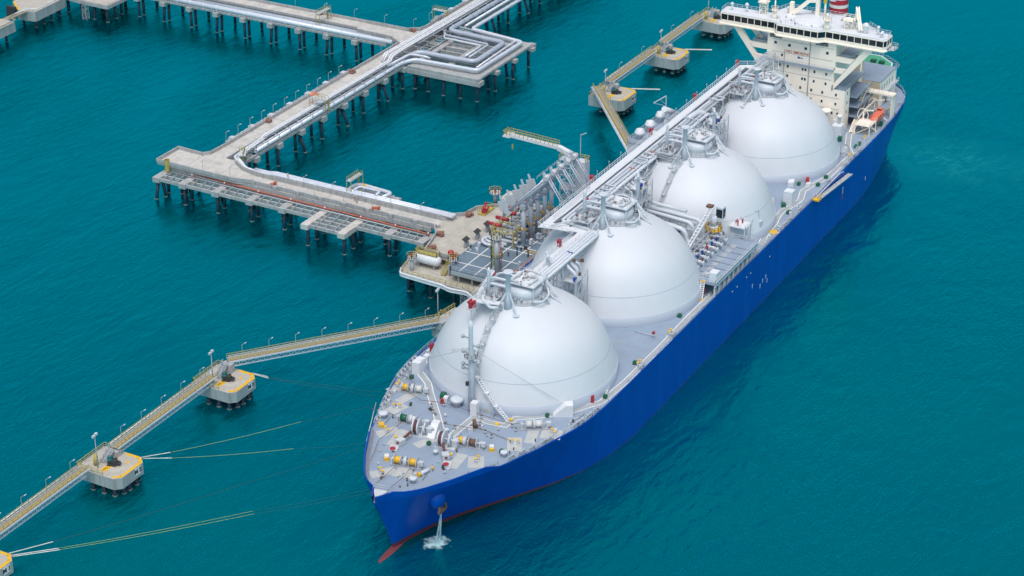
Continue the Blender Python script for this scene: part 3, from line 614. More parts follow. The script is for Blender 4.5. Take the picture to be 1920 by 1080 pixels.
for k in range(70):
    x = rnd.uniform(-57,-14); ym = lerp(dec_full, x)-2; y = rnd.uniform(-ym, ym)
    if math.hypot(x, y) < 22.6: continue
    q = MB(); k2 = rnd.random()
    if k2 < .4: q.cyl((x,y), rnd.uniform(.12,.3), DZ, DZ+rnd.uniform(.3,.9), 8)
    elif k2 < .7: q.ob((x,y,DZ+.2), (rnd.uniform(.4,1.2),rnd.uniform(.3,.6),.4), rnd.random()*3)
    else: q.tube([(x,y,DZ+.12),(x+rnd.uniform(-2.5,2.5),y+rnd.uniform(-.6,.6),DZ+.12)], .07, 5)
    q.build('deck_fitting', rnd.choice(('grey','grey','lgrey','dgrey','brown','tray')), ship)
# ropes on deck
for pts in ([(-20.5,22.0,.5),(-25.3,12,1.1),(-23.7,7.2,1.0),(-24.3,-2.7,1.0),(-24.6,-10.4,1.0),(-22.8,-13.4,1.3)],[(-33,20.3,.6),(-33.5,9.2,1.0),(-31.0,.2,1.0),(-29.5,-6.6,1.0)],[(-59.5,3.0,.8),(-54.5,2.8,.8),(-50.3,2.6,1.3)],[(-60,-.5,.8),(-54,-1,1.0),(-49,-.2,1.4)],[(-28.4,-3.3,.4),(-28.9,-8,.3),(-30,-13.5,.4)],[(-52,8.6,.8),(-44,11.5,.9),(-36,10.6,1.4)],[(-14,22.6,.6),(-18.5,18.5,1.4)],[(-17,21.8,.6),(-20.3,16.2,1.4)]):
    b_ = MB(); b_.tube([(a, b, DZ+c) for a, b, c in pts], .06, 5); b_.build('mooring_rope', 'brown', ship)
b_ = MB(); b_.rev(94.6,-22.9,[(1.35,DZ+.02),(1.35,DZ+.25),(1.1,DZ+.3),(.05,DZ+.3)],24); b_.build('round_hatch', 'yellow', ship)
b_ = MB(); b_.rev(11.5,-16.5,[(.6,DZ+.02),(.6,DZ+.4)],14); b_.rev(-24.8,-6.9,[(.5,DZ+.02),(.5,DZ+.3)],14); b_.rev(-21.9,-8.8,[(.4,DZ+.02),(.4,DZ+.5)],14); each(b_, 'tank_hatch', 'yellow', ship)
b_ = MB()
for x0, y0, x1, y1 in ((28,-14.5,28,-20),(75,-23.5,120,-23.5),(33,19,33,23),(-30,21,-45,14),(-17,-20.5,-12,-21.8)): b_.tube([(x0,y0,DZ+.35),(x1,y1,DZ+.35)], .1, 6)
for k in range(8): b_.tube([(20+k*14,-23.9,DZ+.3),(34+k*14,-23.9,DZ+.3)], .09, 6)
each(b_, 'deck_pipe', 'lgrey', ship)

# ---- pipe walkway over the tanks
ZW = 33.2
b_ = MB()
def slab(x0, x1, y0, y1, z=ZW): b_.box(x0, x1, y0, y1, z-.16, z)
slab(38.6,156.6,12.9,15.1); b_.prism([(34.8,15.1),(38.6,15.1),(38.6,12.9),(40.4,8.4),(40.4,4.6),(38.6,2.9),(36.8,3.3),(36.8,5.6)], ZW-.16, ZW); slab(9.5,36.8,3.3,5.2)
b_.prism([(156.6,15.1),(156.6,12.9),(158.2,9.2),(167,8.8),(167,11.2),(160.4,11.4),(158.4,15.1)], ZW-.16, ZW)
wk = b_.build('pipe_walkway', 'white', ship)
b_ = MB(); b_.rail([(9.5,5.2,ZW),(34.8,5.2,ZW),(34.8,15.1,ZW),(158.4,15.1,ZW),(160.4,11.4,ZW),(167,11.2,ZW)], 1.15, 1.5, .06); b_.rail([(9.5,3.3,ZW),(34,3.3,ZW)],1.1,2,.04)
b_.build('walkway_railing', 'white', wk)
b_ = MB(); b_.box(38.6,157,11.9,12.7,ZW-.1,ZW+.1); b_.box(38.6,157,8.0,8.5,ZW-.2,ZW); b_.box(8,38,2.4,2.8,ZW-.3,ZW-.05)
for k in range(60): b_.beam((39+k*2,7.4,ZW-.45),(39+k*2,15.1,ZW-.45),.2)
for k in range(16): b_.beam((9+k*1.9,1.0,ZW-.45),(9+k*1.9,5.2,ZW-.45),.2)
b_.build('shade_dark_cable_tray', 'tray', wk)  # dark tone stands in for the shadow gaps between walkway and pipes
def pipe(name, pts, r, m='offwhite', bend=1.0, n=12, par=None):
    q = MB(); q.tube(pts, r, n, bend=bend); return q.build(name, m, par or wk)
zz = ZW+.35
for y, r, ym, xe in ((11.2,.42,2.6,118),(10.2,.40,1.7,150),(9.2,.34,.9,150),(7.8,.46,.2,105),):
    xj = 39.3+(12-y)*.6
    if y > 8.5: pipe('cargo_pipe', [(8,ym,zz),(xj-1.8,ym,zz),(xj,ym+.4,zz),(xj+(.3),y,zz),(158.5,y,zz)] if y < 11 else [(9,ym,zz),(xj-1,ym,zz),(xj+.2,y,zz),(xe,y,zz),(160,y-.6,zz),(166.8,y-.6,zz)], r)
    else: pipe('cargo_pipe', [(44.5,y,zz),(118,y,zz),(119.5,y-.2,zz),(119.8,y-.4,26)], r)
pipe('cargo_pipe', [(40,13.6,ZW+.95),(60,13.6,ZW+.95)], .12); pipe('cargo_pipe', [(39,8.6,ZW+.7),(150,8.6,ZW+.7)], .16); pipe('cargo_pipe', [(42,12.3,ZW+.55),(156,12.3,ZW+.55)], .17)
pipe('cargo_pipe', [(11,.0,ZW+.3),(36,.0,ZW+.3),(38,.4,ZW+.3),(38.6,2.8,ZW+.3)], .42); pipe('cargo_pipe', [(46,6.5,35.2),(40.5,7,35),(36,12,ZW+.5)], .2)
pipe('cargo_pipe', [(112,10.6,ZW+.9),(117,10.2,ZW+1.0),(119.2,8.8,ZW+.6),(119.4,8.2,24)], .8, bend=2.2)
q = MB(); q2 = MB()
for x in (52,61.4,76,88,104,118,132,148,25):
    for y, ym, r in ((10.2,1.7,.45),(9.2,.9,.39)):
        yy = y if x > 40 else ym; t = q if (int(x)+int(y*10))%2 else q2; t.tube([(x-.25,yy,zz),(x+.25,yy,zz)], r, 12)
each(q, 'pipe_band', 'bluep', wk); each(q2, 'pipe_band', 'redpipe', wk)
q = MB()   # U loops and cross frames
for x in (58,80,99,112,128,142):
    q.beam((x,7.2,ZW+1.3),(x,11.4,ZW+1.3),.18); q.beam((x,7.2,ZW-.4),(x,7.2,ZW+1.3),.18); q.beam((x,11.4,ZW-.4),(x,11.4,ZW+1.3),.18)
for x in (57.5,60.2,79,83,100,104,128): q.tube([(x,11,ZW+1.1),(x,7.9,ZW+1.1),(x+2.6,7.9,ZW+1.1),(x+2.6,11,ZW+1.1)], .2, 8, bend=.5)
each(q, 'pipe_frame', 'offwhite', wk, 3)
# legs down to the domes and trusses between them
q = MB(); q2 = MB()
for x in [44,50,56,62,68,74,80,86,92,98,104,110,116,122,128,134,140,146,152]:
    for y in (7.2,14.6):
        z0 = dz(x, y); z0 = max(z0, 20 if z0 < 16 else z0)
        if z0 > 24: q.beam((x,y,z0),(x,y,ZW-.4),.24); q2.cyl((x,y), .75, z0-.35, z0+.2, 12)
    if x < 152: q.beam((x,7.2,ZW-.5),(x+3,7.2,ZW-2.3),.14); q.beam((x+3,7.2,ZW-2.3),(x+6,7.2,ZW-.5),.14); q.beam((x,7.2,ZW-2.3),(x+6,7.2,ZW-2.3),.2)
for x in (12,18,24,30,36):
    for y in (1.0,5.0): z0 = dz(x, y); q.beam((x,y,max(z0,22)),(x,y,ZW-.4),.2)
    if x < 36: q.beam((x,1,ZW-.5),(x+3,1,ZW-2.2),.14); q.beam((x+3,1,ZW-2.2),(x+6,1,ZW-.5),.14); q.beam((x,1,ZW-2.2),(x+6,1,ZW-2.2),.2)
for c0 in (23.5,70.6,117.6):
    a, b = (1.0,5.0) if c0 < 30 else (7.2,14.6)
    for yy in (a,b):
        for s_ in (-3.2,3.2): q.beam((c0+s_*2.0,yy-1.5,DZ+.5),(c0+s_*.5,yy,ZW-.4),.26)
        for k in range(3): z = 19+k*4.6; q.beam((c0-5.6+k*1.3,yy-1,z),(c0+5.6-k*1.3,yy-1,z),.14); q.beam((c0-5.6+k*1.3,yy-1,z),(c0+4.3-k*1.3,yy-.6,z+4.6),.12); q.beam((c0+5.6-k*1.3,yy-1,z),(c0-4.3+k*1.3,yy-.6,z+4.6),.12)
each(q, 'support_leg', 'offwhite', wk, 3); each(q2, 'support_pad', 'lgrey', wk)
q = MB()
for i, x in enumerate((41.2,27)): q.ob((x, 15.4 if x > 40 else 2.7, ZW+.9), (.5,.3,.8))
q = MB()
for x, y in ((27.6,5.4),(64.5,15.5),(99.4,15.5),(127.4,15.5),(157.0,15.5)): q.ob((x,y,ZW+.9), (1.0,.7,1.5)); q.ob((x,y,ZW+1.72), (1.2,.9,.14))
each(q, 'fire_hose_box', 'red', wk, 2)
q = MB()
for k in range(18):
    x = 40+k*6.8; q.beam((x,15.3,ZW+1.1),(x,15.3,ZW+2.0),.08); q.sph((x,15.3,ZW+2.1), .18, 6)
each(q, 'walkway_lamp', 'lgrey', wk, 2)
# walkway end at the house : square truss bridge
q = MB(); q.lattice((158,9.6,34.4),(167,8.9,34.4), 2.2, 6, .14); q.lattice((161,4.8,30.5),(167,7.8,33.8), 1.6, 5, .12); 
for k in range(5): q.beam((160+k*1.6,7.6,ZW),(160+k*1.6,7.6,27-k*.0),.12)
for k in range(4): z = 27.5+k*1.6; q.beam((160,7.6,z),(166.4,7.6,z),.1); q.beam((160+k*1.6,7.6,z),(161.6+k*1.6,7.6,z+1.6),.08)
q.build('link_truss', 'offwhite', wk)
# stair / valve towers between tanks 2-3 and 3-4 on the walkway
for c0, seed in ((70.0,3),(118.2,4),(22.5,6)):
    rnd = random.Random(seed); q = MB(); yb = 6.0 if c0 > 30 else .2
    for x in (-3,0,3):
        for y in (-3.5,0): q.beam((c0+x,yb+y,DZ),(c0+x,yb+y,ZW+.5 if c0 > 30 else 30),.22)
    for z in (20,24.5,29,ZW-.8):
        if c0 < 30 and z > 29: continue
        q.box(c0-3,c0+3,yb-3.5,yb,z,z+.14); q.rail([(c0-3,yb-3.5,z+.14),(c0+3,yb-3.5,z+.14),(c0+3,yb,z+.14)],1,1.5,.045)
        for x in (-3,0): q.beam((c0+x,yb-3.5,z-4.5),(c0+x+3,yb-3.5,z),.12)
    r = q.build('valve_tower', 'lgrey', ship); q = MB()
    for k in range(5): x = c0+rnd.uniform(-3,3); y = yb-rnd.uniform(.5,3); q.tube([(x,y,DZ),(x,y,rnd.uniform(24,33)),(x+rnd.uniform(-1,1),y+3,33)], rnd.uniform(.25,.6), 10, bend=.8)
    q.build('riser_pipe', 'offwhite', r); q = MB()
    for k in range(6): q.ob((c0+rnd.uniform(-2.5,2.5),yb-rnd.uniform(.5,3),rnd.choice((20.6,25.1,29.6,33))), (.5,.5,.7))
    each(q, 'valve_actuator', 'brown', r); q = MB(); q.ob((c0-2.6,yb-3,34.0 if c0 > 30 else 30), (.8,.7,.8)); q.build('blue_valve', 'bluep', r)
# tall posts beside dome 2 and 3 tops
for x, y in ((57.4,-.8),(104.2,-.4),(16.5,2.6)):
    z0 = dz(x, y); q = MB(); q.rev(x, y, [(.5,z0-.3),(.42,z0+8.5),(.2,z0+9.5)], 12); q.ob((x,y,z0+8.2),(1.6,1.6,.15)); q.ob((x+.8,y+.6,z0+9),(.9,.7,.7)); q.ob((x-.7,y-.3,z0+8.8),(.6,.6,.6)); q.build('signal_post', 'offwhite', ship)

# ---- manifold cross-over between tanks 2 and 3
q = MB(); q2 = MB()
for dx, dy, z1, r in ((2.2,0,25.2,.55),(0.4,1.6,24.8,.5),(-2.6,2.2,24.0,.6)):
    q = MB(); q.tube([(70.6+dx,9,25.9),(70.6+dx,-11.4+dy,z1),(70.6+dx-.2,-11.6+dy-.6,20.6),(70.2+dx,-14.5,20.4)], r, 14, bend=1.8); q.build('crossover_pipe', 'offwhite', ship)
q = MB(); q.tube([(73.6,8,27),(73.6,-7,26.4)], .45, 12); q.build('crossover_pipe', 'offwhite', ship)
q = MB(); q.tube([(68.0,-8.35+1.2,23.2),(68.0,-8.35+1.2,22.4)], .68, 14); q.build('pipe_band', 'bluep', ship)
q = MB(); q.lattice((70.6,8,22.6),(70.6,-12,22.2), 3.6, 9, .2)
for y in (-2,-6,-10,-13):
    for x in (68.4,72.8): q.beam((x,y,DZ),(x,y,22),.25)
q.build('crossover_truss', 'lgrey', ship)
q = MB(); q.box(53.0,79.5,-24.3,-14.5,18.6,19.0); mf = q.build('manifold_platform', 'deck', ship)
q = MB()
for k in range(6): q.box(58+k*3.3,58.2+k*3.3,-24.0,-17.8,19.01,19.03)
each(q, 'plate_joint', 'dgrey', mf)
q = MB(); q.rail([(53,-18,19),(53,-24.3,19),(79.5,-24.3,19),(79.5,-14.5,19)], 1.15, 1.5, .06)
q.rail([(53,-24.45,19),(79.5,-24.45,19)], .5, 1.5, .1)
for k in range(10):
    for y in (-24.0,-15): q.beam((53.4+k*2.85,y,DZ),(53.4+k*2.85,y,18.6),.3)
    q.beam((53.4+k*2.85,-24.1,DZ),(54.8+k*2.85,-24.1,18.6),.1)
q.beam((53,-24.3,18.4),(79.5,-24.3,18.4),.15,.5); q.build('platform_railing', 'offwhite', mf)
for k in range(7):
    x = 57.4+k*2.9; q = MB()
    q.tube([(x,-11.5,20.6),(x,-16.2,20.5),(x,-17.6,20.2)], .36, 12); q.tube([(x,-17.6,20.2),(x,-17.95,20.15)], .6, 14); q.tube([(x,-16.8,20.35),(x,-17.0,20.3)], .55, 14)
    q.tube([(x,-15.2,20.6),(x,-15.45,20.6)], .68, 12); q.beam((x,-17.8,19),(x,-17.8,20.1),.35); q.beam((x,-14.6,19),(x,-14.6,20.3),.3); mfp = q.build('manifold_flange', 'offwhite', mf)
    q = MB(); q.cyl((x,-16.2), .16, 20.8, 21.5, 8); q.ob((x,-16.2,21.7), (.6,.6,.5), .4); q.build('valve_actuator', 'red' if k == 3 else 'bluep' if k in (1,2,4,5) else 'lgrey', mfp)
    q = MB(); q.box(x-1,x+1,-20.4,-19.0,19.03,19.1); q.build('drip_tray', 'grey', mfp)
q = MB(); rnd = random.Random(11)
for k in range(34):
    x = rnd.uniform(56,78); y = rnd.uniform(-16,-12.5); q.tube([(x,y,18.5),(x,y,rnd.uniform(19.5,22.3)),(x+rnd.uniform(-1.5,1.5),y+rnd.uniform(-.5,1.5),21.5)], rnd.uniform(.06,.22), 6)
q.tube([(55.5,-13.4,22.2),(79,-13.4,22.2)], .2, 8); q.tube([(55.5,-14.2,21.6),(79,-14.2,21.6)], .14, 8); q.rail([(56,-12.8,22.2),(79,-12.8,22.2)],1,2,.05); q.ladder((57.0,-15.8,19.1),(57.2,-13.6,22.6),.8,.12,.4)

for k in range(60):
    x = rnd.uniform(56,78.5); y = rnd.uniform(-17.6,-12.3); z = rnd.uniform(19.3,21.8); d = rnd.choice(((1,0,0),(0,1,0),(0,0,1))); L_ = rnd.uniform(.5,2.0); q.tube([(x,y,z),(x+d[0]*L_,y+d[1]*L_,z+d[2]*L_*.6)], rnd.uniform(.07,.26), 6)
q.build('manifold_pipework', 'grey', mf)
q = MB()
for k in range(12): x = rnd.uniform(56,78); y = rnd.uniform(-16.5,-13); q.ob((x,y,rnd.uniform(19.5,21.5)), (.5,.5,.6), rnd.random())
each(q, 'valve', 'brown', mf)
q = MB(); q.ob((54.9,-23.2,20.3), (2.3,2.0,2.5)); q.build('control_cabinet', 'white', mf); q = MB(); q.cyl((54.0,-18.6),.45,19,20.6,12); q.sph((54,-18.6,20.7),.4,8); q.ob((56.1,-20.8,19.5),(1,.8,.9),.3); q.build('deck_valve', 'lgrey', mf)
q = MB(); q.ladder((53.0,-21.0,19.2),(50.6,-21.6,DZ+.1),.9,.16,.45); q.build('access_ladder', 'white', mf); q = MB(); q.ob((53.3,-21.0,19.1),(1,1.2,.15)); q.ob((50.6,-21.6,DZ+.1),(.6,1.2,.2)); q.build('ladder_foot', 'yellow', mf)
q = MB(); q.box(80,84.5,-20.5,-16,21.6,21.75); q.rail([(80,-16,21.75),(80,-20.5,21.75),(84.5,-20.5,21.75),(84.5,-16,21.75)],1,1.2,.05)
for x in (80.2,84.3):
    for y in (-16.2,-20.3): q.beam((x,y,DZ),(x,y,21.6),.2)
q.beam((80.2,-20.3,DZ),(84.3,-20.3,21.6),.12); q.build('monitor_stand', 'white', mf); q = MB(); q.ob((81.2,-18,22.4),(.3,.3,1.4)); q.ob((83.2,-18.4,22.3),(.4,.3,1.2)); q.ob((82.2,-17.2,22.5),(1.4,.3,.3)); q.build('fire_monitor', 'red', mf)
# hose handling crane : pedestal, cab, jib
q = MB(); q.cyl((76.6,-13.2), 1.2, DZ, 22.6, 18); q.tube([(76.6,-13.2,22.6),(76.6,-13.2,25.4)], .9, 12); cr = q.build('hose_crane', 'offwhite', ship)
q = MB(); q.rev(76.6,-13.2,[(2.2,21.6),(2.2,21.8)],18); q.rail([(76.6+2.1*cos(k*pi/6),-13.2+2.1*sin(k*pi/6),21.8) for k in range(13)],1.0,1.2,.09); q.build('crane_ring', 'yellow', cr)
q = MB(); q.ob((77.6,-14.6,26.2),(1.8,1.9,3.2)); q.build('crane_cab', 'offwhite', cr); q = MB(); q.ob((76.65,-14.6,26.2),(.1,1.6,2.2)); q.ob((77.6,-15.6,26.2),(1.4,.1,2.2)); q.build('cab_window', 'glass', cr)
a, b = Vector((76.6,-12.6,27.6)), Vector((57.0,-13.4,22.0)); q = MB()
for s_ in (-.55,.55):
    q.beam(a+Vector((0,s_,0)), b+Vector((0,s_*.6,0)), .22, .5)
for i in range(17): p = a.lerp(b, i/16); q.ob(p+Vector((0,0,.05)), (.35,1.15,.3))
q.build('crane_jib', 'white', cr); q = MB(); q.ob((76.2,-12.2,28.0),(1.5,1.6,.5)); q.build('winch_house', 'brown', cr)
q = MB(); q.beam((57.2,-14.2,DZ),(57.2,-14.2,22),.35); q.beam((57.2,-12.6,DZ),(57.2,-12.6,22),.35); q.ob((57.2,-13.4,22),(.6,2.4,.4)); q.build('jib_rest', 'lgrey', cr); q = MB(); q.ob((56.4,-14.4,17.4),(.4,.5,2.4)); q.build('crane_hook_block', 'yellow', cr)
# small deck crane abaft the manifold
q = MB(); q.cyl((90.2,-20.2), .55, DZ, 18.6, 12); q.ob((90.2,-20.2,19.2),(1.4,1.3,1.4)); q.beam((90.2,-20.2,19.8),(81.5,-12.8,21.2),.3,.45); q.beam((90.6,-19.8,22.8),(81.5,-12.8,21.4),.07); q.beam((90.2,-20.2,19.2),(90.6,-19.8,22.8),.25)
q.build('provision_crane', 'lgrey', ship)
# compressor house on the starboard side abreast tank 3-4
q = MB(); q.box(100,123,17.2,22.6,DZ,29.4); ch = q.build('compressor_house', 'lgrey', ship); q = MB(); q.box(99.8,123.2,17.0,22.8,29.4,29.6); q.build('house_roof', 'deck', ch)
q = MB(); q.rail([(100,17.2,29.6),(100,22.6,29.6),(123,22.6,29.6),(123,17.2,29.6)],1,1.6,.06); q.build('roof_railing', 'lgrey', ch)
for x, y in ((103,20.4),(109.4,20.4),(116.6,20.6)):
    q = MB(); zb = 29.6; q.rev(x, y, [(1.0,zb),(1.0,zb+1.4),(1.4,zb+1.5),(1.4,zb+2.3),(1.1,zb+2.4),(1.1,zb+2.9),(.4,zb+3.1)], 18); q.build('roof_ventilator', 'white', ch)
for x, y in ((106.4,18.4),(107.8,18.5)):
    q = MB(); q.cyl((x,y), .7, 29.6, 30.5, 14); q.build('roof_hatch', 'white', ch)
q = MB(); q.tube([(113,18.0,35.2),(121,18.6,31.2)], .8, 14); q.ob((115,18.2,30.2),(.4,1.2,2)); q.ob((119,18.5,30.2),(.4,1.2,2)); q.build('air_duct', 'white', ch)
q = MB(); q.beam((122,21.6,29.4),(122,21.6,35.2),.22); q.beam((122,21.6,35.2),(115.6,22.4,35.2),.18); q.beam((122,21.6,32.2),(115.6,22.4,35.2),.15); q.beam((118.8,22.0,35.2),(122,21.6,32.6),.1); q.build('jib_hoist', 'offwhite', ch)

# ---- accommodation gangway stowed at the port rail
q = MB(); a, b = Vector((118.4,-25.3,15.4)), Vector((143.8,-25.5,13.2)); q.beam(a, b, 1.1, .2); gw = q.build('accommodation_ladder', 'beige', ship)
q = MB(); 
for s_ in (-.55,.55): q.beam(a+Vector((0,s_,.15)), b+Vector((0,s_,.15)), .14, .35)
for i in range(40): p = a.lerp(b, i/39); q.ob(p+Vector((0,0,.13)), (.12,1.0,.06))
q.build('ladder_rail', 'lgrey', gw); q = MB(); q.ob((118.6,-25.2,15.55),(1.6,1.8,.4)); q.rail([(117.8,-26,15.7),(119.4,-26,15.7),(119.4,-24.6,15.7)],.9,.8,.06); q.build('ladder_platform', 'yellow', gw)
q = MB(); q.beam((119,-24.9,16.0),(136.5,-25.0,16.3),.22,.22); q.beam((136.5,-25,16.3),(136.5,-26.0,17.0),.2); q.build('davit_arm', 'offwhite', gw)
# hull marks
q = MB(); q.box(141.0,141.35,-24.56,-24.5,8.2,10.2); q.build('draught_mark', 'white', hull); q = MB(); q.box(141.0,141.35,-24.565,-24.5,6.3,8.1); q.build('draught_mark', 'red', hull)
q = MB()
for x, z in ((72.7,12.4),(75.4,12.4),(63.7,12.4),(66.7,12.4),(88,11.6)): q.box(x-.2,x+.2,-24.56,-24.5,z-.15,z+.15)
for x, z in ((84,6.5),(86,6.8),(82.4,5.6),(87,5.2),(77,8.0),(160,5.5)): q.box(x-.1,x+.1,-24.56,-24.5,z-.6,z+.5)
each(q, 'hull_plate_mark', 'line', hull)
q = MB()
for x, ln in ((187,3.2),(189.6,4.2),(192,4.6),(194.6,3.6),(183.5,2.4)):
    y = -edge_y(x)+.05; q.add([(x-.16,y-.05,14.6),(x+.16,y-.05,14.6),(x+.16,y+.35,14.6-ln),(x-.16,y+.35,14.6-ln)], [(0,3,2,1)])
each(q, 'drain_stain', 'navy', hull)

# ---- accommodation block
q = MB(); q.box(167,171.5,-14,14,DZ,27.5); q.box(171.5,184,-11.5,11.5,DZ,27.5); q.box(167,183,-10.2,10.2,27.5,33.4); q.box(167,180,-10.5,10.5,33.4,42.0)
acc = q.build('accommodation_block', 'cream', ship)
q = MB()
for z, yy in ((33.4,12.2),(27.55,None),): 
    if yy: q.box(166.1,167,-10.2,yy,z-.3,z)
q.build('front_ledge', 'deck', acc); q = MB(); q.rail([(166.15,-10.2,33.4),(166.15,12.0,33.4)],.9,1.8,.045); q.build('ledge_railing', 'lgrey', acc)
q = MB(); q.box(167.2,184,-14.0,-10.3,27.5,27.62); q.box(167.2,184,10.3,14.0,27.5,27.62); q.box(167.2,180,-15.4,-10.6,37.0,37.2); q.box(167.2,180,10.6,15.6,37.0,37.2); q.box(180,184,-10,10,33.4,33.55); each(q, 'side_deck', 'deck', acc)
for pp in ([(167.3,-10.4,27.6),(167.3,-13.9,27.6),(184,-13.9,27.6)],[(167.3,-10.7,37.2),(167.3,-15.2,37.2),(180,-15.2,37.2)],[(167.3,10.7,37.2),(167.3,15.2,37.2),(180,15.2,37.2)]): q = MB(); q.rail(pp,1.05,1.3,.05); q.build('deck_railing', 'lgrey', acc)
# V shaped wing supports
for sg in (-1,1):
    q = MB()
    def pl(pts, x0=167.0, x1=168.0):
        vs = [(x0, sg*y, z) for y, z in pts]+[(x1, sg*y, z) for y, z in pts]; m = len(pts)
        fs = [tuple(range(m)), tuple(range(2*m-1,m-1,-1))]+[(i,i+m,(i+1)%m+m,(i+1)%m) for i in range(m)]
        if sg > 0: fs = [f[::-1] for f in fs]
        q.add(vs, fs)
    pl([(21.9,41.9),(19.4,41.9),(9.9,28.6),(9.9,26.9)]); pl([(10.5,37.4),(15.9,37.4),(14.9,36.0),(10.5,36.0)]); pl([(10.2,34.0),(13.6,34.0),(12.6,32.6),(10.2,32.6)])
    q.build('wing_support', 'cream', acc)
    q = MB(); q.beam((172.5,sg*19.6,41.8),(172.5,sg*12.0,34.2),1.1,1.0); q.beam((172.5,sg*12.0,34.2),(172.5,sg*10,33.6),1.1,1.0); q.build('wing_brace', 'cream', acc)
# windows
q = MB(); fr = MB()
def win(y, z, w_=.5, h_=.75, X=167.0): q.box(X-.03,X+.05,y-w_/2,y+w_/2,z-h_/2,z+h_/2); fr.box(X-.02,X+.04,y-w_/2-.1,y+w_/2+.1,z-h_/2-.1,z+h_/2+.1)
for y, z in ((8.0,38.6),(3.7,38.4),(-1.3,38.3),(-7.9,38.1),(5.8,35.1),(6.3,32),(3.8,32),(-.8,31.9),(-1.65,31.9),(-4.4,31.8),(-8,31.7),(6.4,29.1),(3.8,29.1),(-.8,29),(-1.65,29),(-4.4,28.9),(-8,28.8),(6.0,26.3),(2.6,26.3),(-.4,26.2),(-3.8,26.1),(-7.2,26),(-11.4,26),(-3.8,23.3),(-7.2,23.3),(-11.4,23.2),(-10.5,20.3),(-12.2,20.3),(-7.4,20.3),(0,23.3),(10.6,29.1),(12,26)): win(y, z, .75 if z > 38 else .5, .75)
for z in (20.4,23.3,26.2):
    q.box(169.1,169.6,-14.03,-13.9,z-.45,z+.45); fr.box(169.0,169.7,-14.02,-13.9,z-.55,z+.55)
each(fr, 'window_frame', 'offwhite', acc); each(q, 'window', 'glass', acc)
# flat dark panels below bridge, painting the shade inside openings
q = MB(); 
for y0, y1 in ((6.1,9.8),(-8.0,-4.2)): q.box(166.96,167.1,y0,y1,40.0,41.1)
each(q, 'recess_shade', 'dgrey', acc); q = MB()
for y0, y1 in ((6.1,9.8),(-8.0,-4.2)): q.rail([(166.93,y0,40.0),(166.93,y1,40.0)],.6,.8,.05)
q.build('recess_railing', 'lgrey', acc)
text('NO SMOKING', 1.15, 'textred', (166.95,.9,36.55), (0,-1,0), (0,0,1), 'no_smoking_lettering', acc, .01, .02)
q = MB(); q.box(166.9,167,.2,1.0,35.0,35.5); q.box(166.9,167,-.5,.0,35.05,35.3); q.build('blue_sign', 'bluep', acc)
q = MB()
for y, z0, z1 in ((-2.7,20,41),(5.0,24,37)): q.tube([(166.85,y,z0),(166.85,y,z1)], .13, 6)
q.tube([(166.85,-2.7,41),(166.85,1.0,41)], .1, 6)
for z in (39.6,36.0,30.2,25.0,21.6): q.tube([(166.95,-9.8 if z > 27 else -12.5,z-.1*0),(166.95,9,z)], .05, 4)
q.build('wall_pipe', 'grey', acc)
# balconies on the port side, stairs
q = MB(); q2 = MB(); q3 = MB()
for i, z in enumerate((18.4,21.4,24.4)):
    for sg in (-1,1):
        y1 = sg*(17.4-.6*i); y0 = sg*11.5; a, b = min(y0,y1), max(y0,y1); q.box(171.6,186-i,a,b,z-.2,z)
        q2.rail([(171.6,y1,z),(186-i,y1,z),(186-i,y0,z)],1.05,1.3,.05); q3.ladder((183.5-i,sg*15.6,z),(178.5-i,sg*15.6,z-3.0),.9,.14,.5)
each(q, 'balcony', 'deck', acc); q2.build('balcony_railing', 'lgrey', acc); q3.ladder((173.5,-16.3,18.3),(166.8,-16.9,DZ+.1),1.3,.2,.5); q3.build('outside_stairs', 'cream', acc)
q = MB(); 
for x in (173,177,181,185):
    for z in (16.8,19.8,22.8,25.8): q.box(x-.35,x+.35,-11.56,-11.4,z-.8,z+.8)
each(q, 'side_door', 'tan', acc)
q = MB(); q.rev(165.0,-9.6,[(.35,DZ),(.35,21),(1.35,21.2),(1.35,21.9),(1.0,22.0)],20); q.build('front_ventilator', 'cream', acc); q = MB(); q.rev(164.4,-13.9,[(.4,18.5),(.4,20.4),(.8,20.5),(.8,21.2)],16); q.ob((164.6,-12.6,19.0),(1,1,1.2),.4); q.build('front_ventilator', 'white', acc)
# bridge
F = [(166.3,25),(166.3,8.4),(164.6,7.0),(164.6,-5.4),(166.3,-7.2),(166.3,-24.4),(167.6,-25),(171.6,-25),(172.4,-12),(179.5,-9.5),(179.5,9.5),(172.4,12),(171.6,25.4),(167.4,25.4)]
def off(pts, d): return [(x+(d if x > 169 else -d), y+(d if y > 0 else -d)*(.0 if abs(y) < 20 else 1)) for x, y in pts]
q = MB(); q.prism(F, 41.9, 42.95); br = q.build('bridge', 'cream', ship); q = MB(); q.prism(off(F,-.06), 42.95, 44.72); q.build('bridge_window', 'glass', br)
q = MB(); q.prism(off(F,.12), 44.68, 44.95); q.build('bridge_eave', 'cream', br); q = MB(); q.prism(off(F,.0), 44.95, 45.25); q.build('bridge_roof', 'white', br)
q = MB(); q.prism(off(F,.35), 41.55, 41.9); q.build('bridge_sill', 'cream', br)
q = MB()
for (x0,y0), (x1,y1) in zip(F[:8], F[1:9]):
    L_ = math.hypot(x1-x0,y1-y0); k = max(1, round(L_/2.2))
    for i in range(k+1): q.ob((x0+(x1-x0)*i/k-.01, y0+(y1-y0)*i/k, 43.83), (.14,.16,1.76), atan2(y1-y0,x1-x0)+pi/2)
each(q, 'window_mullion', 'cream', br)
q = MB(); q.rev(171.5,-1.2,[(5.6,45.2),(5.2,45.5),(3.2,45.95),(.1,46.1)],40); q.build('roof_dome', 'white', br)
q = MB(); ZR = 45.25
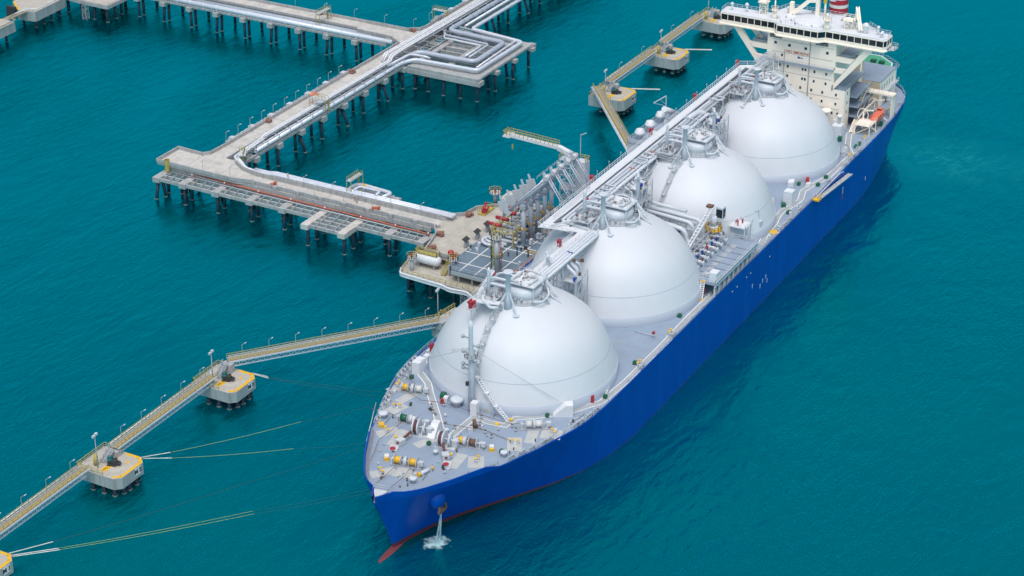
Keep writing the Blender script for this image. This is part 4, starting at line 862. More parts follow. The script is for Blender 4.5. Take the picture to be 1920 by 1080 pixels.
q.rail([(171.3,25.2,ZR),(172.2,12,ZR),(179.3,9.3,ZR)],1.05,1.4,.05); q.rail([(179.3,-9.3,ZR),(172.2,-12,ZR),(171.3,-24.8,ZR),(168.5,-24.9,ZR)],1.05,1.4,.05); q.rail([(167.2,25.2,ZR),(171.3,25.2,ZR)],1.05,1.4,.05); q.rail([(179.3,-9.3,ZR),(179.3,9.3,ZR)],1.05,1.4,.05)
q.build('roof_railing', 'offwhite', br)
def stub(x, y, h_, r=.3, ball=True):
    q = MB(); q.cyl((x,y), r, ZR, ZR+h_, 10)
    if ball: q.sph((x,y,ZR+h_+.3), r*1.7, 10)
    q.build('antenna_post', 'white', br)
stub(168.9,22.8,1.6,.3); stub(169.4,18.4,1.9,.35); stub(174.5,7.6,1.2,.3); stub(169.3,-21.6,2.0,.3); stub(169.0,-18.0,1.2,.5); stub(167.8,-23.2,.9,.35)
q = MB(); q.sph((169.0,-18.0,ZR+2.2), .95, 14); q.sph((168.2,-23.3,ZR+1.4),.5,10); each(q, 'radome', 'white', br)
def mastq(x, y, h_, w_, nm='radar_mast', m_='cream'):
    q = MB(); q.lattice((x,y,ZR),(x,y,ZR+h_), w_, max(3,int(h_/1.2)), .16); q.ob((x,y,ZR+h_), (w_+1,w_+1,.2)); q.rail([(x-w_/2-.5,y-w_/2-.5,ZR+h_+.1),(x+w_/2+.5,y-w_/2-.5,ZR+h_+.1),(x+w_/2+.5,y+w_/2+.5,ZR+h_+.1),(x-w_/2-.5,y+w_/2+.5,ZR+h_+.1),(x-w_/2-.5,y-w_/2-.5,ZR+h_+.1)],1,1,.06); q.build(nm, m_, br)
mastq(170.5,13.6,3.6,1.8); mastq(170.6,-12.6,2.6,2.2)
q = MB(); q.rev(168.6,9.4,[(1.0,ZR),(.7,ZR+.8),(.7,ZR+2.2),(1.1,ZR+2.3),(1.1,ZR+2.5)],14); q.cyl((168.6,9.4),.22,ZR+2.5,ZR+5.2,8); q.rail([(168.6+1.1*cos(k*pi/4),9.4+1.1*sin(k*pi/4),ZR+2.5) for k in range(9)],.9,1,.05); q.build('radar_mast', 'cream', br)
q = MB(); q.rev(167.4,-7.0,[(1.1,ZR),(.8,ZR+.8),(.8,ZR+2.4),(1.3,ZR+2.5),(1.3,ZR+2.7)],14); q.rail([(167.4+1.2*cos(k*pi/4),-7+1.2*sin(k*pi/4),ZR+2.7) for k in range(9)],.9,1,.05); q.cyl((167.4,-7),.2,ZR+2.7,ZR+4.6,8); q.build('radar_mast', 'cream', br)
q = MB(); q.ob((174.2,6.4,ZR+1.8),(1.4,1.0,3.6)); q.beam((173.8,5.8,ZR+.3),(175,1.5,ZR+4.6),.9,1.0); q.beam((175,1.5,ZR+4.6),(175.6,-1.0,ZR+4.8),.9,1.0); q.beam((175.6,-1.0,ZR),(175.6,-1.0,ZR+8),1.1); q.ob((175.6,-1,ZR+6.4),(1,5.0,.4)); q.ob((175.6,-1,ZR+8),(2.4,3.4,.3)); q.cyl((175.6,-3.2),.3,ZR,ZR+6,10); q.build('signal_mast', 'cream', br)
q = MB(); q.ob((176.2,-5.2,ZR+5.6),(1.0,1.6,.8)); q.build('mast_platform', 'offwhite', br); q = MB(); q.sph((176.2,-4.6,ZR+7.6),.9,10); q.build('horn', 'navy', br); q = MB(); q.ob((175.4,-3.2,ZR+5.4),(.8,.8,1.6)); q.build('searchlight', 'yellow', br)
q = MB(); q.beam((174.0,-13.0,ZR-2),(174,-13.2,ZR+5.2),.4); q.ladder((174,-13.4,ZR+5.4),(168.6,-16.6,ZR+.6),.7,.3,.55); q.build('roof_crane', 'cream', br)
q = MB(); rnd = random.Random(9)
for k in range(26): y = rnd.uniform(-8,8); x = rnd.uniform(165.2,168.5); q.beam((x,y,ZR),(x,y,ZR+rnd.uniform(.4,1.3)),.07)
for k in range(12): q.ob((rnd.uniform(165.5,178),rnd.uniform(-9,9),ZR+.25),(.5,.4,.5),rnd.random())
q.build('roof_aerial', 'grey', br)
# wing end balconies
q = MB(); q.prism([(167.5,-25),(171.8,-25),(171.4,-27.2),(168.6,-27.0)],41.7,41.9); q.rail([(167.5,-25.2,41.9),(168.6,-27,41.9),(171.4,-27.2,41.9),(171.8,-25,41.9)],1.1,1,.06); q.build('wing_balcony', 'lgrey', br)
# casing, funnel, aft house
q = MB(); q.box(184.2,194,-8.5,8.5,DZ,34.0); q.box(184.2,189.5,-11.2,11.2,DZ,23.8); q.box(180.5,187,-6,6,34,38); cs = q.build('engine_casing', 'cream', ship)
q = MB(); q.cyl((187.2,-10.6), 1.0, DZ, 33.2, 18); q.rev(187.2,-10.6,[(.9,33.2),(2.1,33.6),(2.1,34.0)],20); q.build('exhaust_trunk', 'cream', cs)
q = MB(); q.box(185.5,189.6,-11.4,-8.6,23.9,32.5); q.build('casing_side', 'tan', cs)
q = MB(); q.prism([(184.2,-8.5),(194,-8.5),(198,-5),(198,5),(194,8.5),(184.2,8.5)],34.0,34.2); q.rail([(190,-8.4,34.2),(194,-8.4,34.2),(198,-5,34.2),(198,5,34.2)],1.05,1.4,.06); q.build('casing_deck', 'deck', cs)
q = MB(); q.prism([(186,-15.5),(190,-14.5),(193,-11),(193,-6),(184,-6),(184,-14)],38.6,38.9); q.rail([(184,-14,38.9),(186,-15.5,38.9),(190,-14.5,38.9),(193,-11,38.9)],1.1,1.2,.06); q.beam((188,-10.6,34),(188,-10.6,38.6),1.2); q.build('funnel_platform', 'lgrey', cs)
q = MB(); q.rev(196.0,0,[(3.0,30),(2.8,39.6)],40,cap=False); fn = q.build('funnel', 'navy', ship)
for i, (z0, z1) in enumerate(((39.6,40.3),(40.3,42.0),(42.0,43.0),(43.0,44.6),(44.6,45.6),(45.6,47.2),(47.2,48.2))):
    q = MB(); r_ = lambda z: 2.83-.01*(z-39.6); q.rev(196.0,0,[(r_(z0),z0),(r_(z1),z1)],40,cap=False); q.build('funnel_stripe', 'line' if i%2 == 0 else 'red', fn)
q = MB(); q.rev(196,0,[(2.75,48.2),(2.7,52),(2.3,52.2)],40); q.build('funnel_top', 'navy', fn)
q = MB(); q.box(189.6,203.6,-17,17,DZ,23.0); ah = q.build('aft_house', 'cream', ship); q = MB(); q.box(189.5,203.7,-17.1,17.1,23,23.12); q.build('house_roof', 'deck', ah)
q = MB(); q.box(189.5,189.62,-16.9,-8,DZ,22.9); q.build('front_panel', 'tan', ah)
q = MB(); q.rail([(189.7,-17,23.1),(203.6,-17,23.1)],1,1.4,.05); q.box(191,203,-18.2,-17.05,19.2,19.4); q.rail([(191,-18.2,19.4),(203,-18.2,19.4)],1.05,1.4,.05); q.build('side_gallery', 'lgrey', ah)
q = MB()
for x in (191,193.2,195.5,197.7,200): q.box(x-.4,x+.4,-17.06,-16.9,20.0,21.6)
q.box(192.4,193,-17.08,-16.9,16,17.8); each(q, 'louvre', 'grey', ah)
q = MB(); q.prism([(203.8,-15.4),(206.6,-14.8),(211.2,-9.5),(211.2,9.5),(206.6,14.8),(203.8,15.4)],22.6,22.95); gd = q.build('green_helideck', 'deckgreen', ah)
q = MB()
for a_, b_2 in (((203.8,-15.2),(206.5,-14.6)),((206.5,-14.6),(211,-9.4)),((211,-9.4),(211,9.4))): q.beam((a_[0],a_[1],22.97),(b_2[0],b_2[1],22.97),.35,.05)
q.build('deck_border', 'line', gd); q = MB(); q.box(204.2,205.4,-12.6,-11.0,22.95,23.9); q.box(204.2,205.4,-10,-8.4,22.95,23.9); each(q, 'locker', 'green', gd)
q = MB()
for a_, b_2 in (((204,-15.6),(206.9,-15)),((206.9,-15),(211.5,-9.6)),((211.5,-9.6),(211.5,9))):
    A_, B_ = Vector((a_[0],a_[1],22.8)), Vector((b_2[0],b_2[1],22.8)); d_ = (B_-A_).normalized(); n_ = Vector((d_.y,-d_.x,0))*1.6; k = max(2,int((B_-A_).length/1.2)); q.beam(A_+n_,B_+n_,.1); 
    for i in range(k+1): p = A_.lerp(B_,i/k); q.beam(p,p+n_,.07)
q.build('safety_net', 'grey', gd)
# gantry and lifeboat davits
q = MB(); q.beam((184.2,-23.2,DZ),(184.2,-23.2,22.4),.5); q.beam((182.6,-23.2,DZ),(182.6,-23.2,22.4),.5); q.box(182.0,184.9,-23.6,-13,22.3,22.7); q.rail([(182,-23.6,22.7),(182,-13,22.7)],1,1.4,.05); q.build('side_gantry', 'cream', ship)
q = MB()
for x in (171.5,180.5):
    q.beam((x,-18.6,DZ),(x,-18.6,21.0),.35); q.beam((x,-18.6,21.0),(x,-21.6,21.6),.35); q.beam((x,-22.8,DZ),(x,-18.6,18.5),.25); q.beam((x,-18.6,21.0),(x,-16.8,17.8),.22); q.tube([(x,-17.2+2.0*cos(g*pi/8)*.8-1.2,19.6+2.0*sin(g*pi/8)) for g in range(-2,12)], .12, 6)
q.box(166.8,172.5,-22.4,-17.6,18.1,18.25); q.rail([(166.8,-17.6,18.25),(166.8,-22.4,18.25),(172.5,-22.4,18.25)],1,1.2,.05)
for x in (167,172.3):
    for y in (-17.8,-22.2): q.beam((x,y,DZ),(x,y,18.1),.25)
q.beam((167,-22.2,18.1),(172.3,-22.2,DZ),.15); q.beam((167,-22.2,18.1),(167,-17.8,DZ),.15); q.beam((171.5,-18.6,21),(180.5,-18.6,21),.3); q.rail([(172,-19,21),(180,-19,21)],.8,1.2,.06)
for x in (173,175,177,179): q.beam((x,-17.8,18.3),(x+1,-18.6,21),.12)
q.build('lifeboat_davit', 'cream', ship)
# lifeboat (own thing, hangs in the davits)
lb = thing('lifeboat', 'bright orange enclosed lifeboat hanging in its davits beside the cream ship house', 'lifeboat', (176,-21.2,16.9))
def loft(secs, m, nm, par):
    q = MB(); n_ = len(secs[0]); vs = [v for s_ in secs for v in s_]
    q.add(vs, [(i*n_+k,i*n_+(k+1)%n_,(i+1)*n_+(k+1)%n_,(i+1)*n_+k) for i in range(len(secs)-1) for k in range(n_)], True)
    q.add(secs[0], [tuple(range(n_))[::-1]]); q.add(secs[-1], [tuple(range(n_))]); return q.build(nm, m, par)
secs = []
for i in range(13):
    t = i/12*2-1; wv = 1.55*sqrt(max(.02,1-abs(t)**2.6)); hv = .5+.5*sqrt(max(0,1-abs(t)**3))
    secs.append([(176+4.4*t, -21.2+wv*cos(g*pi/8), 18.2+(1.3*hv*sin(g*pi/8) if g <= 8 else 1.25*hv*sin(g*pi/8))) for g in range(16)])
hb = loft(secs, 'orange', 'boat_hull', lb)
q = MB(); q.ob((178.2,-21.2,19.55),(1.5,1.4,.7)); q.build('canopy_tower', 'orange', lb); q = MB()
for x in (173.5,175,176.5): q.ob((x,-22.62,18.9),(.7,.1,.35))
q.ob((177.4,-21.2,19.6),(.1,1.1,.4)); q.build('window', 'glass', lb)
q = MB(); q.tube([(176+4.3*cos(g*pi/12),-21.2-1.62*sin(g*pi/12),18.15) for g in range(13)], .09, 6); q.build('rubbing_strake', 'chain', lb)

# ================= JETTY
def pile(mb, mc, x, y, z1, r=.45, dx=0, dy=0):
    mb.tube([(x+dx,y+dy,-3),(x,y,z1)], r, 10); k = (1.2)/(z1+3); 
    f_ = 3/(z1+3); mc.tube([(x+dx*(1-f_),y+dy*(1-f_),-.1),(x+dx*(1-f_*1.12),y+dy*(1-f_*1.12),.2)], r+.09, 10)
def piles(par, lst, r=.5):
    for a in lst:
        q = MB(); c_ = MB(); pile(q, c_, a[0], a[1], a[2], r, *(a[3:5] if len(a) > 3 else (0,0))); p_ = q.build('pile', 'pile', par); c_.build('pile_collar', 'pilecap', p_)
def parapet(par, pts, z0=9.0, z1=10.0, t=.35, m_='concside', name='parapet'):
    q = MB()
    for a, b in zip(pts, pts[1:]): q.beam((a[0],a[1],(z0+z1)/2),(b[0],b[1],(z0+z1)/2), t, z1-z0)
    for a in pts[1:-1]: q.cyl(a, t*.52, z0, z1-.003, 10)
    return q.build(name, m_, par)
# --- berth road (runs along the berth), with corner pad
br_ = thing('berth_trestle', 'concrete berth roadway on dark piles from the corner pad to the loading platform', 'jetty', (70,108,0))
q = MB(); q.prism([(65.6,155.2),(65.2,128),(66.6,122),(66.6,63.2),(73.8,63.2),(73.8,128),(77.0,134.0),(77.0,146.2),(75.6,147.2),(75.8,155.4)], 8.2, 9.0); q.build('road_deck', 'conc', br_)
parapet(br_, [(73.6,60.4),(70.9,63.4),(70.9,63.8)], 9,9.9)
parapet(br_, [(84.9,144.5),(77.2,144.8),(75.4,146.4),(75.8,155.2),(65.4,155.2),(65.0,128.5),(66.5,122.2)])
q = MB(); y = 122.2; nn = 0
while y > 64:
    y2 = y-7.6; wv = .0 if nn%2 else .55; q.beam((66.6,y,9.3),(66.6-wv*.2,y2+1.6,9.3),.4,.95); q.beam((66.6,y2+1.6,9.3),(66.2,y2+.8,9.3),.4,.95); q.beam((66.2,y2+.8,9.3),(66.6,y2,9.3),.4,.95)
    q.ob((66.3,y,9.2),(.9,1.2,1.2)); y = y2; nn += 1
q.build('edge_kerb', 'concside', br_)
q = MB(); q.beam((66.25,152,8.0),(66.25,64,8.0),.7,1.3); q.beam((72.2,128,8.0),(72.2,64,8.0),.7,1.3); q.build('edge_girder', 'concside', br_)
q = MB()
for k in range(8): q.box(66.9,70.6,68.4+k*7.6,68.5+k*7.6,9.0,9.006)
for x0_, x1_, y_ in ((66,75.4,146.0),(66,73.4,134.2)): q.box(x0_,x1_,y_,y_+.1,9.0,9.006)
each(q, 'deck_joint', 'tray', br_)
# pipeway wall beside the road, with white pipes on top
q = MB(); q.beam((70.9,63.5,9.6),(70.9,124.5,9.6),.3,1.3); q.beam((70.9,124.5,9.6),(72.2,129.8,9.6),.3,1.3); q.beam((72.2,129.8,9.6),(75.0,134.4,9.6),.3,1.3)
for k in range(26): q.ob((70.8,65.5+k*2.25,9.5),(.45,.12,1.5))
q.build('pipeway_wall', 'concside', br_)
q = MB()
for i in range(8):
    y = 68.5+i*11.2; q.box(66.0,74.2,y-.9,y+.9,6.8,8.15)
q.box(66,76,147,149,6.8,8.15); each(q, 'pier_cap', 'concside', br_)
lst = []
for i in range(8):
    y = 68.5+i*11.2; lst += [(67.6,y-.4,6.9,-1.3,0),(72.8,y,6.9,1.0,0),(70.4,y+.3,6.9,0,.8)]
lst += [(67.5,148,7,-1,0),(74,148,7,1,0)]; piles(br_, lst)
# side lattice frame lower level
sf = thing('lower_beam_frame', 'open concrete beam frame on dark piles running just below the berth roadway', 'beam frame', (63,108,0))
caps = [151.8,142.6,131.2,119.6,108.6,97.3,85.5,74.4,64.0]
q = MB()
for y in caps:
    x0 = 54.4 if y in (97.3,85.5) else 60.0
    q = MB(); q.box(x0,66.4,y-1.15,y+1.15,5.35,6.8); q.build('cross_beam', 'concside' if x0 > 58 else 'conc', sf)
for a, b in zip(caps, caps[1:]):
    q = MB()
    for x in ((60.6,63.0,65.6) if (a, b) != (97.3,85.5) else (55.4,57.6,59.8,62.0,64.6)): q.box(x-.3,x+.3,b+1.15,a-1.15,5.8,6.72)
    each(q, 'long_beam', 'concside', sf)
    q = MB()
    for k in range(1,4): y = b+(a-b)*k/4; x0 = 60.4 if (a, b) != (97.3,85.5) else 54.6; q.beam((x0,y-.3,6.9),(66.0,y+.5,7.0),.2)
    each(q, 'walk_bar', 'galv', sf)
q = MB()
for k, (x, r) in enumerate(((65.2,.22),)): q.tube([(66.2,143.5,7.55),(65.4,128,7.55),(64.4,64.5,7.55)], r, 8)
for y in caps[1:]: q.ob((65.0-.008*(130-y),y,7.1),(.5,.5,.7))
q.build('red_pipe', 'redpipe', sf)
q = MB(); q.tube([(65.9,150,7.2),(65.6,128,7.2),(65.0,64.5,7.2)], .2, 8); q.tube([(65.0,150,7.2),(64.4,128,7.2),(63.9,64.5,7.2)], .15, 8); q.build('service_pipe', 'galv', sf)
q = MB()
for y in caps[1:]: q.sph((65.0-.008*(130-y),y,7.75),.26,8)
each(q, 'pipe_marker', 'white', sf)
lst = []
for i, y in enumerate(caps):
    if y in (97.3,85.5): lst += [(56.2,y,5.4,-.4,0),(60.4,y,5.4),(64.6,y,5.4,0,.6)]
    elif i == 0: lst += [(61.2,y,5.4,-1.4,.6),(63.0,y,5.4,0,-1.4),(65.6,y,5.4)]
    else: lst += [(61.2,y,5.4),(64.8,y,5.4,0,.6)]
piles(sf, lst)
# --- access trestle towards +X
at = thing('access_trestle', 'long concrete access trestle carrying a roadway and silver pipelines over the water', 'jetty', (160,140,0))
q = MB(); q.prism([(77,139.2),(77,144.6),(330,144.8),(330,139.2)], 8.3, 9.0); q.prism([(180.5,144.6),(182.6,147.5),(184.6,155),(184.6,156),(192.6,156),(192.6,147.5),(195.6,144.6)], 8.3, 8.995); q.build('road_deck', 'conc', at)
q = MB()
for k in range(20): q.box(84.8+k*11.75,84.92+k*11.75,139.4,144.4,9.0,9.006)
each(q, 'deck_joint', 'tray', at)
parapet(at, [(84.9,144.5),(150.5,144.5)]); parapet(at, [(151.5,144.4),(180.6,144.4),(183.8,149.5),(184.4,163)]); parapet(at, [(192.9,163),(192.9,149.0),(195.4,145.2),(198,144.6),(330,144.8)])
q = MB(); q.box(77,330,134.3,134.9,7.2,8.0); q.box(77,330,137.6,138.2,7.2,8.0); q.box(77,330,138.8,139.2,7.6,9.35)
for k in range(125): q.box(78+k*2,78.25+k*2,134.0,139,8.0,8.2)
q.build('pipeway_deck', 'concside', at)
for i in range(21):
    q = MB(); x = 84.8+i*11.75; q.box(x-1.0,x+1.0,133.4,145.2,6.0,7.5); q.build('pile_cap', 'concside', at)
lst = []
for i in range(21):
    x = 84.8+i*11.75
    lst += [(x,135.0,6.1),(x-.4,138.6,6.1)] if i%2 else [(x,135.2,6.1,.6,-2.6),(x-.3,136.6,6.1)]
    lst += [(x,143.6,6.1)]
piles(at, lst)
q = MB()   # outrigger shelf on the far side of the parapet with short brackets
for k in range(66):
    x = 87+k*1.0*1.0; 
for k in range(33):
    x = 87+k*2.0; q.box(x-.14,x+.14,144.7,146.6,8.9,9.3); q.beam((x,144.7,8.2),(x,146.5,9.0),.15)
    if k%5 == 1: q.box(x-.9,x+.9,144.9,146.4,8.6,9.9)
q.tube([(86,145.9,9.45),(153,145.9,9.45)], .14, 6); q.tube([(86,145.4,9.45),(153,145.4,9.45)], .1, 6); q.build('utility_shelf', 'lgrey', at); q = MB()
for k in range(18):
    x = 205+k*2.4; q.box(x-.14,x+.14,144.9,146.8,8.9,9.3)
    if k%4 == 1: q.box(x-.9,x+.9,145.1,146.6,8.6,9.9)
q.tube([(204,146,9.45),(300,146,9.45)], .14, 6); q.build('utility_shelf', 'lgrey', at)
# pipelines on trestle: thing of its own
pl_ = thing('pipeline', 'bundle of silver insulated pipelines lying on the long access trestle', 'pipeline', (130,137,0))
def P2(pts, r, m_='pipe', bend=1.5, nm='pipe_run', par=None): q = MB(); q.tube(pts, r, 12, bend=bend); return q.build(nm, m_, par or pl_)
P2([(76.6,131.8,9.6),(85.5,134.9,8.9),(160,134.9,8.9),(168.2,134.9,9.2),(169.2,132.9,9.5),(171.2,132.3,9.5),(171.4,109.6,9.5),(200.6,109.6,9.5),(204.0,130.4,9.5),(330,130.4,9.5)] if 0 else [(85.5,134.9,8.9),(166.6,134.9,8.9),(170.4,132.2,9.4),(171.4,109.6,9.4),(200.8,109.4,9.4),(204.2,130.4,9.2),(330,130.4,9.0)], .62)
P2([(170,136.4,9.0),(176.8,134.6,9.4),(177.6,114.0,9.4),(197.4,114.2,9.4),(199,136.2,9.4),(330,136.2,9.2)], .85, 'pipedk', 2.2)
P2([(176,137.4,9.2),(179.6,132,9.4),(194.2,116.8,9.4),(195.2,137.2,9.4)] if 0 else [(198,137.6,9.4),(194.6,135,9.4),(193.6,118.0,9.4),(180.5,118.0,9.2)], .42, 'pipedk', 1.2)
P2([(200,138,9.4),(192.0,134,9.4),(191.4,119.6,9.4),(181,119.6,9.2)], .3, 'pipe', 1.0)
P2([(203.4,134.4,9.4),(201.2,112.0,9.4),(173.8,111.4,9.2)] , .3, 'pipe', 1.2)
P2([(206,134,9.0),(330,134,9.0)], .45)
P2([(160,135.9,10.1),(172,134.9,10.1),(172.6,129.6,10.1),(173.4,128.2,9.4)], .4, 'pipe', .8)
for y, r, z in ((138.0,.34,10.1),(137.1,.34,10.1),(139.8,.3,9.7),(140.6,.34,9.7)):
    if y < 139: P2([(72.2,126,9.9),(72.6+.0,129+.2*(y-137),9.9),(77.2+(138-y)*.5,y-1.6,10.0),(92,y-.6,10.0),(94.5,y,10.1),(160,y,10.1),(163.5,y,10.1),(166.5,y+.9,10.8),(172,y+1.2,10.8),(330,y+1.2,10.4)], r, 'white', 1.0)
    else: P2([(164,y+.2,9.3),(166,y+.2,11.3),(186,y+.2,11.0),(330,y+.2,10.2)], r, 'white', .7)
for y in (136.2,): 
    P2([(88,y,9.0),(163,y,9.0)], .25)
q = MB()
for k in range(21):
    x = 84.8+k*11.75
    for xx in (x, x+5.8): q.beam((xx,134.0,8.2),(xx,134.0,10.2),.16); q.beam((xx,136.0,8.2),(xx,136.0,10.2),.14); q.beam((xx,134.0,10.2),(xx,138.6,10.2),.16)
q.beam((92,136.4,10.5),(165,136.4,10.5),.12); q.beam((92,135.6,10.5),(165,135.6,10.5),.12)
for k in range(30): q.beam((93+k*2.4,135.6,10.5),(93+k*2.4,136.4,10.5),.1)
q.box(182,330,137.6,140.2,10.0,10.1)
for k in range(40): q.beam((182+k*3,137.3,10.1),(182+k*3,137.3,10.9),.08)
q.build('pipe_support', 'galv', pl_)
# berth road pipes
bp = thing('berth_pipeline', 'white insulated pipes lying on the pipeway beside the berth roadway', 'pipeline', (72,95,9))
for x, r in ((71.5,.34),(72.3,.38),(73.2,.34)):
    P2([(x,60.5,10.35),(x,96,10.35),(x,116,10.35),(x-.0,119,10.35),(x+.2,121.5,9.8),(x+.3,126.4,9.8)], r, 'pipe', .8, par=bp)
P2([(73.4,84.0,10.3),(76.9,82.9,10.3),(77.9,94.6,10.3),(73.6,95.2,10.3),(72.4,92.5,10.3)], .55, 'pipe', 1.8, 'expansion_loop', bp); P2([(72.6,85.6,10.9),(75.2,85.8,10.9),(75.4,92.6,10.9),(72.8,92.8,10.9)], .34, 'pipe', .8, 'expansion_loop', bp)
q = MB(); q.tube([(77.6,92.6,10.3),(77.5,91.8,10.3)], .6, 12); q.tube([(75.35,87.2,10.9),(75.35,86.7,10.9)], .4, 12); q.build('pipe_band', 'yellow', bp)
q = MB(); q.box(73.8,79,81.2,96,7.4,8.4); q.box(73.8,79.2,81,82,6.4,7.4); q.box(73.8,79.2,94.6,95.6,6.4,7.4); q.build('loop_platform', 'concside', br_); piles(br_, [(77.6,81.6,6.5),(77.6,95,6.5)])
# expansion loop platform
ep = thing('expansion_loop_platform', 'square concrete platform on piles holding the nested pipe expansion loops', 'platform', (186,120,0))
q = MB(); q.box(167.6,170.2,107.2,133.4,7.0,8.0); q.box(202.2,204.8,107.4,133.4,7.0,8.0); q.box(170.2,202.2,107.4,110.6,7.3,8.0); q.box(170.2,202.2,131.6,133.4,7.3,8.0); q.box(170.2,202.2,121.0,123.0,7.2,7.9)
each(q, 'edge_beam', 'concside', ep)
q = MB()
for k in range(9): x = 171.8+k*3.5; q.box(x-.3,x+.3,110.6,121,6.6,7.8); q.box(x-.3,x+.3,123,131.6,6.6,7.8)
q.box(170.2,173.5,110.6,131.6,7.5,7.95); q.box(200,202.2,110.6,131.6,7.5,7.95); each(q, 'grid_beam', 'concside', ep)
q = MB()
for x in (179.6,191.5,203.5): q.box(x-1,x+1,106.3,134,5.9,7.0)
q.box(167.4,170.4,106.6,134,5.6,7.0); q.box(201.8,206.4,107.2,109.4,6.4,7.6); each(q, 'pile_cap', 'concside', ep)
piles(ep, [(169,108.5,5.7),(169,114.5,5.7),(169,120.5,5.7,-1,0),(169,126.5,5.7),(169,131.5,5.7),(179.6,107.8,6),(179.6,110.6,6,.8,0),(191.5,107.8,6),(191.5,110.6,6,0,-1),(203.6,108.6,6.4),(203.6,114,6),(191.5,120,6),(203.6,124,6),(180,122,6)])
# --- north branch
nb = thing('branch_trestle', 'concrete branch trestle with one fat silver pipe leading off to the upper left', 'jetty', (186,195,0))
q = MB(); q.prism([(186.6,156),(192.6,156),(192.6,262),(186.6,262)], 8.2, 9.0); q.build('road_deck', 'conc', nb); parapet(nb, [(192.8,163),(192.4,262)]); parapet(nb, [(184.4,163),(186.2,164),(186.4,262)], 9, 9.8)
q = MB(); q.box(180.6,181.2,149.5,262,7.2,7.9); q.box(184.8,185.4,149.5,262,7.2,7.9)
for k in range(50): q.box(180.2,186,150+k*2.2,150.25+k*2.2,7.9,8.05)
q.build('pipeway_deck', 'concside', nb)
for i in range(9): q = MB(); y = 161.5+i*11.3; q.box(179.6,192.8,y-1,y+1,6.0,7.4); q.build('pile_cap', 'concside', nb)
lst = []
for i in range(9):
    y = 161.5+i*11.3; lst += [(181.0,y,6.1,0,.9 if i%2 else 0),(183.2,y-.3,6.1,-.6 if i%2 else 0,0),(191,y,6.1)]
piles(nb, lst)
np_ = thing('pipeline', 'fat silver pipe with thinner grey lines running along the branch trestle', 'pipeline', (182,200,7))
P2([(181.6,147.5,8.7),(181.6,262,8.7)], .8, 'pipe', 1, par=np_)
for x in (183.6,184.2,184.8,185.4): P2([(x,152,8.7),(x,262,8.7)], .17, 'pipedk', 1, 'thin_pipe', np_)
q = MB()
for i in range(19): y = 155.8+i*5.65; q.tube([(181.6,y,8.7),(181.6,y+.35,8.7)], .88, 12); q.box(180.9,182.3,y,y+.3,7.6,8.0)
each(q, 'pipe_clamp', 'white', np_, 2)
# --- far platform and dolphins top left
fp = thing('far_loading_platform', 'grey concrete platform on tall piles cut off by the top edge of the photo', 'platform', (180,262,0))
q = MB(); q.prism([(169.4,256.4),(179.5,256.4),(196,262),(196,285),(172,285),(169.8,270)], 5.3, 6.6); q.build('deck_slab', 'concside', fp); q = MB(); q.prism([(169.9,256.9),(179.3,256.9),(195.5,262.3),(195.5,284.5),(172.3,284.5),(170.3,270)], 6.6, 6.75); q.build('deck_top', 'beige', fp)
piles(fp, [(171,258,5.4),(175,258,5.4,1,0),(180,259,5.4),(186,262,5.4),(172,264,5.4,-1.2,0),(172,270,5.4),(178,266,5.4),(173,277,5.4),(173.5,283,5.4),(186,272,5.4)], .55)
q = MB(); q.lattice((169.6,266.5,-1),(169.6,266.5,5.3),1.6,4,.14); q.build('boat_ladder', 'galv', fp)
def slab_dolphin(nm, label, poly, yel, top=5.0, bot=2.2, sign=None, cut=None):
    cx = sum(p[0] for p in poly)/len(poly); cy = sum(p[1] for p in poly)/len(poly)
    d = thing(nm, label, 'mooring dolphin', (cx,cy,0)); q = MB(); q.prism(poly, bot, top); q.build('concrete_cap', 'concside', d)
    q = MB(); inn = [(cx+(x-cx)*.995, cy+(y-cy)*.995) for x, y in poly]; q.prism(inn, top, top+.02); q.build('cap_top', 'beige', d)
    q = MB()
    for a, b in yel:
        a, b = poly[a], poly[b]; A_, B_ = Vector((cx+(a[0]-cx)*.93, cy+(a[1]-cy)*.93, top+.03)), Vector((cx+(b[0]-cx)*.93, cy+(b[1]-cy)*.93, top+.03)); q.beam(A_, B_, .75, .03)
    q.build('yellow_edge', 'yellow', d); return d, cx, cy
# far two
d, cx, cy = slab_dolphin('breasting_dolphin', 'far mooring dolphin with yellow edged top just left of the far loading platform', [(152.8,274.4),(169.8,275.3),(172,290),(158,289),(154.9,285.4),(151.6,281)], [(3,4),(4,5)], 6.4, 3.0)
q = MB(); q.tube([(146,277.5,7.5),(152.6,277.2,7.5),(152.9,274.2,7.5),(171,275.0,7.5)], .2, 8, bend=.3); q.build('edge_pipe', 'white', d)
piles(d, [(155,276.5,3.1),(159,276.5,3.1),(163,276.5,3.1),(168,277,3.1),(156,283,3.1)], .5)
q = MB(); q.ob((151.5,284,5.4),(1.0,4,4)); q.build('rubber_fender', 'dgrey', d)
d, cx, cy = slab_dolphin('breasting_dolphin', 'mooring dolphin cut off by the left edge near the top corner of the photo', [(126,273.6),(142,274.2),(142.4,280),(136,286),(124,286)], [(2,3)], 6.4, 3.0)
q = MB(); q.tube([(124,273.3,7.2),(142.2,273.9,7.2),(142.6,277.4,7.2),(147,277.4,7.4)], .2, 8, bend=.3); q.box(142.4,152.6,277.6,280.4,6.0,6.3); q.build('edge_walkway', 'walk', d); piles(d, [(128,276,3.1),(133,276,3.1),(139,276,3.1),(140,281,3.1)], .5)

